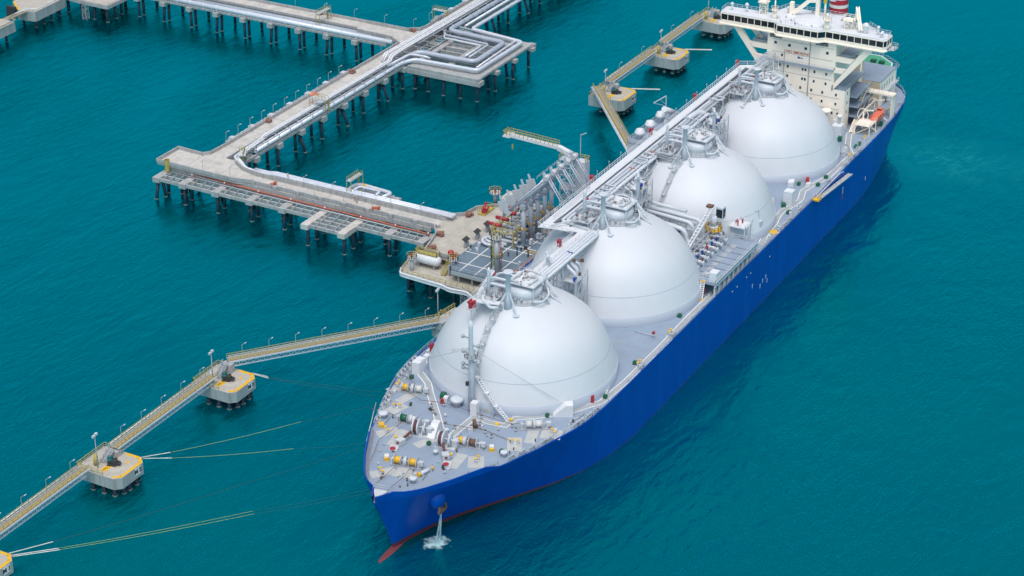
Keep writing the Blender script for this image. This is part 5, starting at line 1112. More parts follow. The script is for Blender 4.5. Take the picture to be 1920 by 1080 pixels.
# --- loading platform
lp = thing('loading_platform', 'concrete loading platform beside the ship with blue grey working deck and pale lines', 'platform', (68,46,0))
q = MB(); q.prism([(52.0,48.4),(52.2,57.6),(62.0,60.0),(66.4,63.2),(73.8,63.2),(76.4,59.5),(81.6,58.8),(86,54),(92.5,53),(92.5,30.6),(76.5,30.6),(76.5,48.4)], 7.9, 9.0); q.build('concrete_deck', 'beige', lp)
q = MB(); q.prism([(45.6,30.6),(45.9,46.0),(50,48.4),(76.5,48.4),(76.5,30.6)], 8.4, 9.3); wd_ = q.build('working_deck', 'grating', lp)
q = MB()
for y in (34.6,39.2,43.8): q.box(46,76.3,y-.14,y+.14,9.31,9.33)
for x in (50.5,57.0,63.5,66.0,70.5): q.box(x-.16,x+.16,30.8,48.2,9.335,9.355)
each(q, 'deck_line', 'line', wd_); q = MB(); q.box(64.6,65.0,30.8,34.4,9.36,9.38); q.box(65,76,31.2,31.5,9.36,9.38); each(q, 'yellow_line', 'yellow', wd_)
q = MB(); q.box(45.7,76.5,30.0,30.6,8.0,10.2); q.build('ship_side_kerb', 'blockred', lp)
q = MB(); q.rail([(45.7,30.6,9.3),(45.7,46.0,9.3),(50,48.3,9.3)],1.1,1.2,.06); q.beam((45.5,30.6,8.6),(45.7,46,8.6),.3,1.0); q.rail([(46,30.9,9.3),(76,30.9,9.3)],1.1,1.5,.04); q.build('deck_railing', 'galv', lp)
parapet(lp, [(73.8,63.0),(76.4,59.5),(81.6,58.8),(86,54),(92.3,53)], 9, 10); parapet(lp, [(66.4,63.2),(62.0,60.1),(52.2,57.7),(52.0,48.5),(54,48.4)], 9, 9.9)
q = MB(); q.prism([(43.4,38),(43.4,46.5),(44.2,60.2),(45.6,60.9),(57.8,63.0),(58,48),(48,38)], 5.2, 6.0); q.prism([(41.2,30.5),(43.4,36),(43.4,38),(48,38),(80,38),(80,30.5)], 5.2, 5.99); q.build('lower_deck', 'beige', lp)
q = MB()
for r, z in ((.28,5.9),(.2,5.45),(.2,5.05)): q.tube([(57.6,63.4,z),(45.4,61.2,z),(43.7,60.2,z),(42.9,46.9,z),(42.0,44.6,z),(42.6,39.6,z),(40.6,36.6,z),(39.8,31,z)], r, 8, bend=1.0)
q.build('edge_pipe', 'white', lp)
q = MB(); q.rail([(57.4,62.7,6),(45.6,60.6,6),(43.8,59.6,6),(43.6,46.5,6),(43.6,38,6),(41.8,33,6)],1.1,1.5,.06); q.build('lower_railing', 'yrail', lp)
lst = [(46,59,5.3),(50,60.5,5.3),(45.5,52,5.3),(45.5,45,5.3),(45.6,39,5.3),(43.5,33,5.3),(52,44,8),(56,59.5,5.3),(60,57,8),(66,60,8),(74,60,8),(80,56,8),(88,50,8),(52,36,8),(60,36,8),(70,36,8),(80,34,8),(90,34,8),(60,46,8),(74,46,8),(90,44,8)]; piles(lp, lst, .55)
q = MB(); q.lattice((44.5,41,-1),(44.5,41,5.2),2.0,4,.16); q.build('pile_brace', 'galv', lp)
q = MB(); q.box(52.2,53,44,50,6,9.0); q.box(48,50,47.8,48.4,6,9); 
for x, y in ((46.2,32),(46.2,36),(46.2,40),(46.2,44)): q.beam((x,y,6),(x,y,8.5),.4)
each(q, 'deck_column', 'concside', lp)
q = MB(); q.ladder((52,49.3,9.0),(47.2,49.3,6.1),1.0,.12,.4); q.rail([(52,48.7,9),(47.2,48.7,6.1)],1,1,.06); q.rail([(52,49.9,9),(47.2,49.9,6.1)],1,1,.06); q.build('stairs', 'yrail', lp)
rnd = random.Random(21)
q = MB()
for k in range(14): y = 31.5+k*1.1; q.beam((48.2+k*.3,y,6),(48.2+k*.3,y,8),.12)
for k in range(9): q.beam((44.5+k*1.5,60.8+k*.25,6),(44.5+k*1.5,60.8+k*.25,7.9),.1)
each(q, 'stanchion', 'dgrey', lp)
# platform edge clutter at far side (hut, equipment)
hut = thing('equipment_shelter', 'low grey roofed shelter with red piping at the back of the loading platform', 'shelter', (87.4,51.2,9))
q = MB(); q.box(84.6,90.2,48.6,53.4,12.0,12.25); q.build('roof', 'conc', hut); q = MB()
for x in (85,89.8):
    for y in (49,53): q.beam((x,y,9),(x,y,12),.25)
each(q, 'post', 'lgrey', hut); q = MB()
for k in range(6): q.tube([(85.4+k*.7,49.3,11.4-k*.2),(85.4+k*.7,52.6,10.4)], .16, 6)
q.box(85.2,85.5,49,53,9,11.6); q.build('red_pipework', 'redpipe', hut)
mt = thing('fire_monitor', 'red fire monitor pair on a yellow stand at the back edge of the loading platform', 'fire monitor', (81,55.5,9)); q = MB(); q.tube([(79.3,55.3,10.6),(81.6,55.9,11.6)], .36, 10); q.tube([(79.9,54.6,10.4),(81.2,54.8,11.0)], .28, 10); q.ob((79.6,55.3,10),(1.1,1.1,1.2)); q.build('monitor_barrel', 'red', mt); q = MB(); q.box(78.6,84,54.6,56.8,9.0,9.5); q.rail([(78.6,56.8,9.5),(84,56.8,9.5),(84,54.6,9.5)],1.1,1,.06); q.build('stand', 'yrail', mt)
def ring_tower(x, y, z0, z1, r, label, col='conc', top=True):
    t = thing('monitor_tower', label, 'monitor tower', (x,y,z0), 'ring topped monitor towers on the loading platform'); q = MB(); q.cyl((x,y), .55, z0, z1, 12); q.build('column', 'lgrey', t)
    q = MB(); q.rev(x, y, [(.5,z1-.5),(r,z1),(r,z1+.12)], 18); q.build('platform', 'lgrey', t); q = MB(); q.rail([(x+r*cos(k*pi/6), y+r*sin(k*pi/6), z1+.12) for k in range(13)], 1.1, 1.0, .075); q.build('railing', 'yrail', t)
    q = MB(); q.ob((x,y,z1+.6), (.5,.5,1.0)); q.beam((x,y,z1+1.1),(x-1.0,y-.6,z1+1.5), .25); q.build('monitor', 'lgrey' if col == 'g' else 'red', t); return t
ring_tower(46.4,58.2,6.0,9.6,1.3,'short ring topped monitor tower on the lower deck left corner beside the white tank')
ring_tower(49.2,47.4,6.0,10.4,1.3,'short ring topped monitor tower between the white tank and the blue grey deck')
ring_tower(87.4,56.2,9.0,12.2,1.7,'ring topped monitor tower behind the red fire monitors at the back edge')
tw = ring_tower(50.6,35.2,9.3,18.8,1.5,'tall grey monitor mast with yellow railed top standing on the blue grey deck','g')
q = MB(); q.cyl((50.6,35.2),.85,9.3,18.6,16); q.build('mast', 'galv', tw); q = MB(); q.ladder((49.6,36.3,9.3),(49.6,36.3,18.8),.6,.12,.5); q.beam((49.8,36.0,9.4),(49.8,36.0,18.8),.25); q.rail([(50.6+1.5*cos(k*pi/6),35.2+1.5*sin(k*pi/6),13.6) for k in range(13)],1,1,.08); q.build('caged_ladder', 'yrail', tw); q = MB(); q.tube([(51.0,34.2,9.4),(51.0,34.2,18.6)], .12, 6); q.build('riser', 'redpipe', tw)
tk = thing('storage_tank', 'white horizontal storage tank with yellow railings on the lower deck', 'tank', (49.6,55.2,6)); q = MB()
q2 = MB(); prof = [(-4.0,.05),(-3.9,.7),(-3.5,1.2),(-2.9,1.4),(2.9,1.4),(3.5,1.2),(3.9,.7),(4.0,.05)]; vs = []
for a, r in prof:
    for k in range(18): vs.append((50.0+r*cos(2*pi*k/18), 55.6+a, 8.3+r*sin(2*pi*k/18)))
q2.add(vs, [(i*18+k,i*18+(k+1)%18,(i+1)*18+(k+1)%18,(i+1)*18+k) for i in range(7) for k in range(18)], True); q2.build('shell', 'white', tk)
q.box(49.2,50.8,53,53.5,6,7.4); q.box(49.2,50.8,57.8,58.3,6,7.4); q.build('saddle', 'concside', tk); q = MB(); q.box(49.4,50.8,52.5,58.6,9.75,9.85); q.rail([(49.2,52.4,9.8),(49.2,58.8,9.8),(51,58.8,9.8),(51,52.4,9.8),(49.2,52.4,9.8)],1.1,1.2,.07); q.build('top_walkway', 'yrail', tk)
# loading arms
def arm():
    t = thing('marine_loader', '', 'loading arm'); q = MB(); q.cyl((0,0), .6, 0, 11.8, 16); q.cyl((0,0), .95, 0, .3, 16); q.cyl((1.5,.6),.45,0,10.5,12); q.ob((0,0,11.6),(1.6,1.6,1.2)); q.build('standpost', 'pipedk', t)
    q = MB(); q.tube([(0,.2,5.2),(0,.2,5.45)],.66,12); q.ob((-.0,-.7,5.2),(.6,.1,.5)); q.ob((-.7,0,5.2),(.1,.6,.4)); q.build('marking_band','yellow',t)
    R_, A_ = Vector((0,5.8,8.4)), Vector((0,-6.8,21.4)); q = MB(); q.tube([R_+Vector((0,.4,-1)), A_+Vector((0,.2,-1.1))], .28, 8)
    for x in (-.75,.75): q.tube([R_+Vector((x,0,0)), A_+Vector((x,0,0))], .2, 8)
    for k in range(1,14): p = R_.lerp(A_,k/14); q.beam(p+Vector((-.75,0,0)),p+Vector((.75,0,0)),.2)
    q.build('inboard_arm', 'pipe', t)
    q = MB(); q.tube([(0,-.3,12.3),A_+Vector((.1,.4,.5))], .24, 10); q.ob(A_,(1.7,1.0,1.1)); q.ob(A_+Vector((0,.9,.6)),(.7,.6,.8)); q.tube([A_+Vector((-1,0,0)),A_+Vector((1,0,0))],.7,12); q.rail([A_+Vector((-1,2.4,-.6)),A_+Vector((-1,.6,1.3))],.8,1,.06); q.build('product_pipe', 'lgrey', t)
    O_ = Vector((0,-14.2,11.2)); q = MB()
    for x in (-.5,.5): q.tube([A_+Vector((x,-.3,0)), O_+Vector((x,0,0))], .14, 8)
    for k in range(1,14): p = A_.lerp(O_,k/14); q.beam(p+Vector((-.5,0,0)),p+Vector((.5,0,0)),.16,.3)
    q.tube([A_+Vector((0,-.4,-.6)), O_+Vector((0,.3,-.6))], .2, 10); q.build('outboard_arm', 'pipedk', t)
    q = MB(); q.ob((-.9,5.6,11.0),(.4,2.5,2.8),rx=-.35); q.ob((-.9,6.3,13.0),(.3,.5,1.6),rx=-.35); q.ob((-.9,4.4,9.4),(.45,2.0,1.2),rx=.5); q.build('counterweight', 'lgrey', t)
    q = MB(); q.ob((1.2,-1.6,1.4),(1.0,.7,1.5)); q.build('control_box', 'offwhite', t)
    return t
names = ['nearest to the blue grey deck','second from the blue grey deck','in the middle of the row of five','fourth from the blue grey deck','beside the white gangway tower']
A0 = arm(); 
for i in range(5):
    a = A0 if i == 0 else dup(A0); a.location = (66.8+3.9*i,36.2,9.2); a['label'] = 'pale blue marine loading arm '+names[i]; a['group'] = 'marine loading arms in a row'
# valve skid behind the arms
vs_ = thing('valve_skid', 'crowded yellow framed valve skid with red pipe ends behind the loading arms', 'valve skid', (70,42,9)); rnd = random.Random(31)
q = MB()
for x in (64.6,70,75.4,81,86):
    for y in (38.2,44.5): q.beam((x,y,9.3),(x,y,13.4),.26)
for y in (38.2,44.5): q.beam((64.6,y,13.2),(86,y,13.2),.25); q.beam((64.6,y,11.2),(86,y,11.2),.2)
for x in (64.6,70,75.4,81,86): q.beam((x,38.2,13.2),(x,44.5,13.2),.25)
q.rail([(64.6,38.2,13.3),(64.6,44.5,13.3),(86,44.5,13.3)],1,1.4,.07); q.rail([(64.6,38.0,13.3),(86,38.0,13.3)],1,1.4,.06); q.build('frame', 'yrail', vs_)
q = MB()
for k in range(10): x = 65.4+k*2.1; q.tube([(x,37.4,10.6),(x,45.6,10.6),(x,46.6,10.2),(x,46.6,9.3)], .36, 10, bend=.6); q.tube([(x+.6,39,12.2),(x+.6,44,12.2)], .22, 8)
for k in range(3): x = 63.4-k*.0; q.tube([(62.5+k*1.6,39.8,10.2),(61.6+k*1.6,44.8,10.2),(63+k*1.6,46.8,10.2),(66+k,46.8,10.4)], .42, 10, bend=1)
q.build('pipework', 'offwhite', vs_); q = MB()
for k in range(40): q.ob((rnd.uniform(65,86),rnd.uniform(38.4,44.4),rnd.choice((11.6,12.4,13.7))),(rnd.uniform(.3,.9),rnd.uniform(.3,.8),rnd.uniform(.4,1.0)),rnd.random())
each(q, 'valve_body', 'lgrey', vs_); q = MB()
for k in range(5): x = 66.4+k*4.1; q.tube([(x,42.8,13.9),(x+.2,46.6,13.9)], .48, 10)
each(q, 'red_accumulator', 'red', vs_); q = MB()
for k in range(22): q.ob((rnd.uniform(65,86),rnd.uniform(38.4,46),rnd.uniform(10,12.6)),(.5,.5,.6),rnd.random())
each(q, 'dark_fitting', 'dgrey', vs_)
rnd = random.Random(52)
for k in range(40):
    x = rnd.uniform(56,90); y = rnd.uniform(45,48.2) if k%2 else rnd.uniform(31,37); z0_ = 9.3 if y < 48.4 and x < 76.5 else 9.0; q = MB(); h_ = rnd.uniform(.5,2.2)
    if k%3: q.cyl((x,y), rnd.uniform(.1,.3), z0_, z0_+h_, 8); q.ob((x,y,z0_+h_), (.5,.4,.4), rnd.random()*3)
    else: q.ob((x,y,z0_+.5), (.8,.6,1.0), rnd.random()*3)
    q.build('deck_equipment', rnd.choice(('grey','lgrey','dgrey','offwhite','brown')), lp)
# solar like panels / shelters on the quay edge
for i, (x, y, lab) in enumerate(((59.8,49.6,'dark tilted panel on posts at the left of the deck edge row'),(65.4,49.4,'dark tilted panel on posts in the middle of the deck edge row'),(70.8,49.4,'dark tilted panel on posts nearest the valve skid'))):
    t = thing('instrument_panel', lab, 'instrument panel', (x,y,9), 'tilted panels along the working deck edge'); q = MB(); q.ob((x,y,11.3),(2.4,1.3,.14),0,0,.5); q.build('panel', 'dgrey', t); q = MB()
    for k in (-.9,.9): q.beam((x+k,y,9),(x+k,y,11.2),.14)
    q.ob((x,y-.2,9.9),(1.6,.5,1.0)); q.build('post', 'grey', t)
# gangway tower
gt = thing('gangway_tower', 'lattice gangway tower with a long white telescopic boom swung back over the water', 'gangway tower', (88.6,34.4,9)); q = MB(); q.lattice((88.6,34.6,9),(88.6,34.6,26.6),3.0,8,.26); q.box(86.8,90.4,32.8,36.4,26.4,26.7); q.box(86.9,90.3,33,36.2,18,18.2); q.build('tower', 'lgrey', gt)
q = MB(); q.box(91.0,93.6,30.6,33.4,9,25.0); q.build('lift_shaft', 'offwhite', gt); q = MB(); q.rail([(86.8,32.8,26.7),(90.4,32.8,26.7),(90.4,36.4,26.7),(86.8,36.4,26.7)],1.1,1.2,.07); q.rail([(91,30.6,25),(93.6,30.6,25),(93.6,33.4,25)],1.1,1.2,.09); q.build('tower_railing', 'yrail', gt)
q = MB(); q.beam((89.6,34.2,27.4),(90.6,38.4,28.1),1.4,1.2); q.beam((90.6,38.4,28.2),(91.9,54.6,28.2),1.5,.8); q.ob((91.9,54.4,28.1),(3.2,2.2,.5)); q.beam((90.2,37,28),(89.4,34.6,24.5),.3); q.build('boom', 'white', gt)
q = MB(); q.rail([(89.9,38.6,28.6),(91.1,54.6,28.6)],1.3,1.3,.08); q.rail([(91.3,38.6,28.6),(92.6,54.6,28.6)],1.3,1.3,.08); q.rail([(90.4,53.4,28.3),(90.4,55.4,28.3),(93.4,55.4,28.3)],1.3,1,.08); q.ob((91.8,53.2,24.9),(.35,.35,1.3)); q.build('boom_railing', 'yrail', gt)
q = MB(); q.beam((94.0,33.6,25),(94,33.6,31.5),.16); q.beam((94,33.6,31.5),(93.4,31.8,32.6),.3); q.build('lamp_arm', 'lgrey', gt)

# --- breasting dolphin and M dolphins
def octa(x0, x1, y0, y1, c=1.4): return [(x0,y0+c),(x0+c,y0),(x1-c*1.2,y0),(x1,y0+c*1.2),(x1,y1),(x0,y1)]
def hook(parent_xy, label):
    x, y, z = parent_xy; t = thing('mooring_hook', label, 'mooring hook', (x,y,z), 'quick release hooks on the dolphins'); q = MB(); q.ob((x,y,z+.15),(2.0,2.0,.3),.3); q.ob((x,y-.4,z+.7),(1.0,1.6,.8),.2); q.ob((x-.1,y-1.4,z+.6),(.5,1.5,.4),.5); q.ob((x+.7,y-1.2,z+.6),(.4,1.4,.4),-.2); q.ob((x+.9,y-.2,z+.9),(.6,.6,.5)); q.build('hook_frame', 'dgrey', t)
    q = MB(); q.cyl((x-.1,y+.6),.55,z+.3,z+1.5,12); q.sph((x-.1,y+.6,z+1.6),.5,10); q.ob((x+.6,y+.7,z+1.0),(.7,.6,.8)); q.build('capstan', 'teal', t); return t
MD = {'M1':(-114.5,-103.3),'M2':(-70.4,-60.1),'M3':(-27.6,-17.1),'M4':(179.6,191.0),'M5':(220.4,231.2),'M6':(258.6,270)}
desc = {'M1':'at the lower left corner','M2':'on the left side','M3':'nearest the ship bow','M4':'nearest the amidships walkway behind the ship','M5':'behind the ship','M6':'partly hidden by the bridge wing'}
lamps = []
for nm, (x0, x1) in MD.items():
    y0, y1 = 62.2, 74.2; poly = octa(x0, x1, y0, y1); cx, cy = (x0+x1)/2, (y0+y1)/2
    thick = 3.4 if x0 > 0 else 2.8
    d = thing('mooring_dolphin', f'octagonal concrete mooring dolphin marked {nm} '+desc[nm] if nm != 'M6' else 'octagonal concrete mooring dolphin partly hidden by the bridge wing', 'mooring dolphin', (cx,cy,0))
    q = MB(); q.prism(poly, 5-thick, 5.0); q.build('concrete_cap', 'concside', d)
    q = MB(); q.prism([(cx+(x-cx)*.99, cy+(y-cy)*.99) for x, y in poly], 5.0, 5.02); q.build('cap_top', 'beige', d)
    q = MB(); R_ = [(x0+.55,y0+1.6+.4),(x0+1.7,y0+.5),(x1-1.9,y0+.5),(x1-.5,y0+1.9),(x1-.5,y0+5.2)]
    for a, b in zip(R_, R_[1:]): q.beam((a[0],a[1],5.045),(b[0],b[1],5.045),.8,.03); q.cyl(b,.4,5.03,5.058,10)
    q.beam((x0+1.6,y0+5.6,5.045),(x0+4.2,y0+5.6,5.045),1.5,.03); q.box(cx+1.6,cx+2.4,y0+2.6,y0+3.4,5.03,5.05); q.build('yellow_marking', 'yellow', d)
    q = MB(); rr = MB()
    ps = [(x0+1.2,y0+2.2,-.4,0),(x0+2.8,y0+1.3,0,-.4),(cx-.6,y0+1.1,0,-.4),(cx+1.8,y0+1.1,0,-.4),(x1-1.8,y0+1.8,.3,-.3),(x1-1.1,y0+4.4,.4,0),(x0+1.0,y0+5,-.4,0),(x0+1.0,y0+8,-.4,0),(x1-1,y0+7.5,.4,0)]
    piles(d, [(a, b, 5.1-thick, c_, e_) for a, b, c_, e_ in ps], .55)
    if nm != 'M6':
        q = MB(); sx = x1-3.6; ax, ay = x1-1.68, y0; q.box(sx-1.0,sx+1.0,y0-.06,y0,5-thick*.5-.9+.3,5-thick*.5+.9+.3); sg = q.build('sign_board', 'line', d)
        text(nm[0]+' '+nm[1], 1.45, 'text', (sx,y0-.085,5-thick*.5+.3), (1,0,0), (0,0,1), 'sign_lettering', sg, .01, .05)
    if nm in ('M1','M2','M3'): text('MD '+nm[1], .95, 'text', (x0+2.9,y0+5.6,5.07), (0,-1,0) if 0 else (1,0,0), (0,1,0), 'deck_lettering', d, .004)
    else: pass
    # raised walkway pier block and steps on the +x side
    q = MB(); q.box(x1-2.9,x1-1.2,y0+6.2,y0+8.8,5.02,7.3 if nm == 'M3' else 6.4); q.build('walkway_pier', 'concside', d)
    q = MB(); zt = 7.6 if nm == 'M3' else 6.8; q.ladder((x1-2.9,y0+7.6,zt),(x1-6.2,y0+7.6,5.05),1.4,.14,.35); q.rail([(x1-2.9,y0+7.0,zt),(x1-6.2,y0+7.0,5.05)],1.05,1,.06); q.rail([(x1-2.9,y0+8.2,zt),(x1-6.2,y0+8.2,5.05)],1.05,1,.06); q.build('steps', 'galv', d)
    q = MB(); q.rail([(x0+.2,y0+4.4,5),(x0+.2,y1-.3,5),(x1-.3,y1-.3,5),(x1-.3,y0+7.0,5)],1.1,1.3,.07); q.build('railing', 'yrail', d)
    q = MB(); q.tube([(x1-.9,y0+6.9,5.9),(x1-.8,y0+6.7,5.9)], .42, 10); q.build('lifebuoy', 'redpipe', d)
    hook((cx-.3,cy-.6,5.02), 'dark mooring hook with teal capstan on the dolphin '+('marked '+nm if nm != 'M6' else 'partly hidden by the bridge wing'))
    t = thing('floodlight_mast', 'tall thin floodlight mast standing on the dolphin '+('marked '+nm if nm != 'M6' else 'partly hidden by the bridge wing'), 'floodlight mast', (x0+2.0,y0+7.2,5)); q = MB(); q.tube([(x0+2,y0+7.2,5),(x0+2,y0+7.2,13.2)],.14,8,r2=.09); q.build('pole','galv',t); q = MB(); q.ob((x0+1.6,y0+7.2,13.3),(.7,.5,.5)); q.ob((x0+2.5,y0+7.2,13.5),(.7,.5,.5)); q.build('lamp_head','lgrey',t)
    q = MB(); q.cyl((x0+2.9,y0+8.4),.55,5,7.6,14); q.build('navigation_cage','yrail' if nm != 'M3' else 'galv',d)
# catwalks
def catwalk(a, b, label, n_lamp=0, rail='yrail', side=1, lamp_lab=''):
    a = Vector(a); b = Vector(b); L_ = (b-a).length; th = atan2(b.y-a.y, b.x-a.x)
    t = thing('footbridge', label, 'footbridge'); W_ = 1.05
    q = MB(); q.box(0,L_,-W_,W_,-.1,0); q.build('deck', 'walk', t)
    q = MB()
    for s_ in (-1,1): q.beam((0,s_*(W_+.12),-.05),(L_,s_*(W_+.12),-.05),.22,.34); q.beam((1.0,s_*(W_-.1),-1.35),(L_-1.0,s_*(W_-.1),-1.35),.2,.25)
    k = int(L_/1.6)
    for s_ in (-1,1):
        for i in range(k): x = 1+(L_-2)*i/k; x2 = 1+(L_-2)*(i+1)/k; y = s_*(W_-.02); q.beam((x,y,-.2),(x,y,-1.3),.12); q.beam((x,y,-1.3),(x2,y,-.2),.09)
    q.build('truss', 'pipe', t)
    q = MB()
    for s_ in (-1,1): q.rail([(0,s_*W_,0),(L_,s_*W_,0)],1.1,1.4,.06)
    q.build('railing', rail, t); q = MB(); q.tube([(.6,side*(W_+.45),.25),(L_-.6,side*(W_+.45),.25)],.14,8); q.tube([(.6,side*(W_+.75),.1),(L_-.6,side*(W_+.75),.1)],.1,6); q.build('service_pipe','white',t)
    q = MB(); q.beam((0,-.25,.03),(L_,-.25,.03),.12,.04); q.build('edge_line','yellow',t)
    t.location = a; t.rotation_euler = (0, -math.asin((b.z-a.z)/L_), th)
    for i in range(n_lamp):
        p = a.lerp(b, (i+.6)/n_lamp); nn = Vector((-sin(th), cos(th), 0))*side*(W_+.35); lamps.append((p+nn, lamp_lab+' '+ORD[i], 2.6))
    return t
catwalk((-103.5,70.2,6.7),(-71.5,70.2,6.7), 'yellow railed footbridge entering from the left edge towards the dolphin marked M2', 4, lamp_lab='small lamp on the footbridge between dolphins M1 and M2 counted from the left')
catwalk((-62.2,69.7,6.9),(-25.2,69.7,6.9), 'yellow railed footbridge between the dolphins marked M2 and M3', 5, lamp_lab='small lamp on the footbridge between dolphins M2 and M3 counted from the left')
catwalk((-18.4,70.2,7.6),(22.6,36.4,7.9), 'long straight footbridge from the dolphin marked M3 to the jetty near the ship bow', 8, lamp_lab='small lamp on the footbridge from dolphin M3 to the jetty counted from the dolphin')
catwalk((188.5,71.4,7.0),(221.6,71.4,6.8), 'yellow railed footbridge linking the dolphins M4 and M5 behind the ship', 2, lamp_lab='small lamp on the footbridge between dolphins M4 and M5 counted from M4')
catwalk((228.6,71.4,7.0),(259.6,71.4,6.8), 'far footbridge reaching the dolphin partly hidden by the bridge wing', 2, lamp_lab='small lamp on the farthest footbridge counted from M5')
catwalk((181.0,72.3,7.9),(133.0,34.0,7.9), 'slanting footbridge from the dolphin marked M4 down behind the ship pipes', 4, side=-1, lamp_lab='small lamp on the slanting footbridge counted from dolphin M4')
catwalk((34.0,34.0,6.6),(42.6,35.2,6.2), 'short footbridge joining the bow side landing to the loading platform', 0)
bd = thing('landing_dolphin', 'small concrete landing with yellow railings where the long footbridge meets the jetty by the bow', 'mooring dolphin', (28,33,0)); q = MB(); q.prism([(22.4,30.5),(22.4,38),(27,39.5),(34.5,38.4),(34.5,30.5)],3.2,5.6); q.box(22,25,34.6,38,5.6,7.6); q.build('concrete_cap','concside',bd); q = MB(); q.prism([(22.6,30.7),(22.6,37.8),(27,39.3),(34.3,38.2),(34.3,30.7)],5.6,5.62); q.build('cap_top','beige',bd); q = MB(); q.rail([(22.4,38,5.6),(27,39.5,5.6),(34.5,38.4,5.6)],1.1,1.2,.08); q.rail([(22.6,36.2,7.9),(26,37.5,7.9),(28,36,6.6)],1.1,1,.08); q.build('railing','yrail',bd); piles(bd,[(24,36.5,3.3),(28,37.5,3.3),(33,37,3.3),(26,32,3.3)],.5)
t = thing('floodlight_mast', 'tall grey floodlight mast on the landing beside the front dome', 'floodlight mast', (24.6,37.4,5.6)); q = MB(); q.tube([(24.6,37.4,5.6),(24.6,37.4,15)],.15,8,r2=.1); q.build('pole','galv',t); q = MB(); q.ob((24.3,37.4,15),(.7,.6,.5)); q.ob((24.9,37.4,15.2),(.7,.5,.5)); q.build('lamp_head','lgrey',t)
bd = thing('landing_dolphin', 'concrete landing hidden behind the ship at the end of the slanting footbridge', 'mooring dolphin', (130,32,0)); q = MB(); q.prism([(124,29),(124,37),(135,37),(135,29)],3.2,5.6); q.box(130.5,134,32,35.5,5.6,7.6); q.build('concrete_cap','concside',bd); piles(bd,[(126,31,3.3),(133,31,3.3),(126,35,3.3),(133,35,3.3)],.5)
# lamp posts on the trestles
for i in range(11): lamps.append((Vector((86+i*6.05,145.6,9)), f'small lamp post outside the access trestle parapet, {ORD[i]} from the corner pad', 3.4))
for i, (x, y) in enumerate(((171,145.3),(179,146),(195,147.5),(193.6,158),(193.6,170),(193.6,182),(193.6,194),(203,146.2))): lamps.append((Vector((x,y,9)), f'small lamp post around the far road junction, {ORD[i]} of the eight going clockwise' if i < 7 else 'small lamp post on the access trestle just past the junction', 3.4))
for i in range(7): lamps.append((Vector((66.9,140-i*9.5,9)), f'thin lamp post on the seaward edge of the berth roadway, {ORD[i]} from the corner pad', 3.2))
for i in range(5): lamps.append((Vector((70.6,108-i*9.5,9.2)), f'thin lamp post on the pipeway wall of the berth roadway, {ORD[i]} from the corner pad', 3.2))
base = None
for p, lab, h_ in lamps:
    if base is None:
        base = thing('lamp_post', '', 'lamp post'); q = MB(); q.beam((0,0,0),(0,0,3.4),.085); q.beam((0,0,3.4),(.9,-.2,3.5),.07); q.build('pole','galv',base); q = MB(); q.ob((1.1,-.25,3.5),(.6,.25,.12)); q.build('lamp_head','lgrey',base); L0 = base
    else: L0 = dup(base)
    L0.location = p; L0['label'] = lab; L0['group'] = 'small lamp posts along walkways and trestles'; L0.scale = (1,1,h_/3.4)
# gantries (yellow access bridges)
def gantry(a, b, z0, z1, label, w_=1.4):
    a = Vector(a); b = Vector(b); t = thing('pipe_crossing_gantry', label, 'gantry', (a.x,a.y,z0)); u = (b-a).normalized(); n_ = Vector((-u.y,u.x))*w_/2
    q = MB(); q.beam((a.x,a.y,z1),(b.x,b.y,z1),w_,.25); q.build('deck','lgrey',t); q = MB()
    for s_ in (-1,1): A_ = Vector((a.x+s_*n_.x,a.y+s_*n_.y,z1)); B_ = Vector((b.x+s_*n_.x,b.y+s_*n_.y,z1)); q.rail([A_,B_],1.1,1.0,.05)
    q.build('railing','yrail',t); q = MB()
    for e in (a,b):
        for s_ in (-1,1): q.beam((e.x+s_*n_.x,e.y+s_*n_.y,z0),(e.x+s_*n_.x,e.y+s_*n_.y,z1),.16)
    q.ladder((b.x+n_.x,b.y+n_.y,z0),(b.x+n_.x*.9,b.y+n_.y*.9,z1),.6,.1,.4); q.build('leg','yrail',t)
gantry((71.5,93.6),(77.6,93.6),9,13.8,'yellow gantry over the pipeway beside the white expansion loop')
gantry((120.8,139.0),(120.8,133.2),9,12.6,'yellow railed gantry crossing the silver pipes halfway along the access trestle',1.8)
gantry((183.4,178),(190.4,178),9,12.8,'yellow gantry crossing the branch trestle pipes')
gantry((206.5,146.6),(206.5,141.5),9,12.8,'yellow gantry beyond the junction on the access trestle')
t = thing('access_platform', 'small yellow railed platform on the pipes at the corner where the trestles meet', 'platform', (79,133.6,9)); q = MB(); q.ob((78.6,134.4,11.0),(4.2,2.0,.12),.5); q.build('deck','lgrey',t); q = MB(); q.rail([(76.6,132.9,11.1),(80.4,134.9,11.1),(79.6,136.3,11.1)],1.1,.8,.08); q.beam((76.8,133,8),(76.8,133,11),.15); q.beam((80.2,135,8),(80.2,135,11),.15); q.build('railing','yrail',t)
t = thing('stair_cage', 'yellow ladder cage at the outer corner of the berth corner pad', 'ladder cage', (65.6,151.5,6.8)); q = MB(); q.rev(65.2,151.3,[(.75,7),(.75,10.6)],12,cap=False); q.build('cage','yrail',t); q = MB(); q.beam((65.6,151.6,6.8),(65.6,151.6,8.2),.9); q.build('post','concside',t)
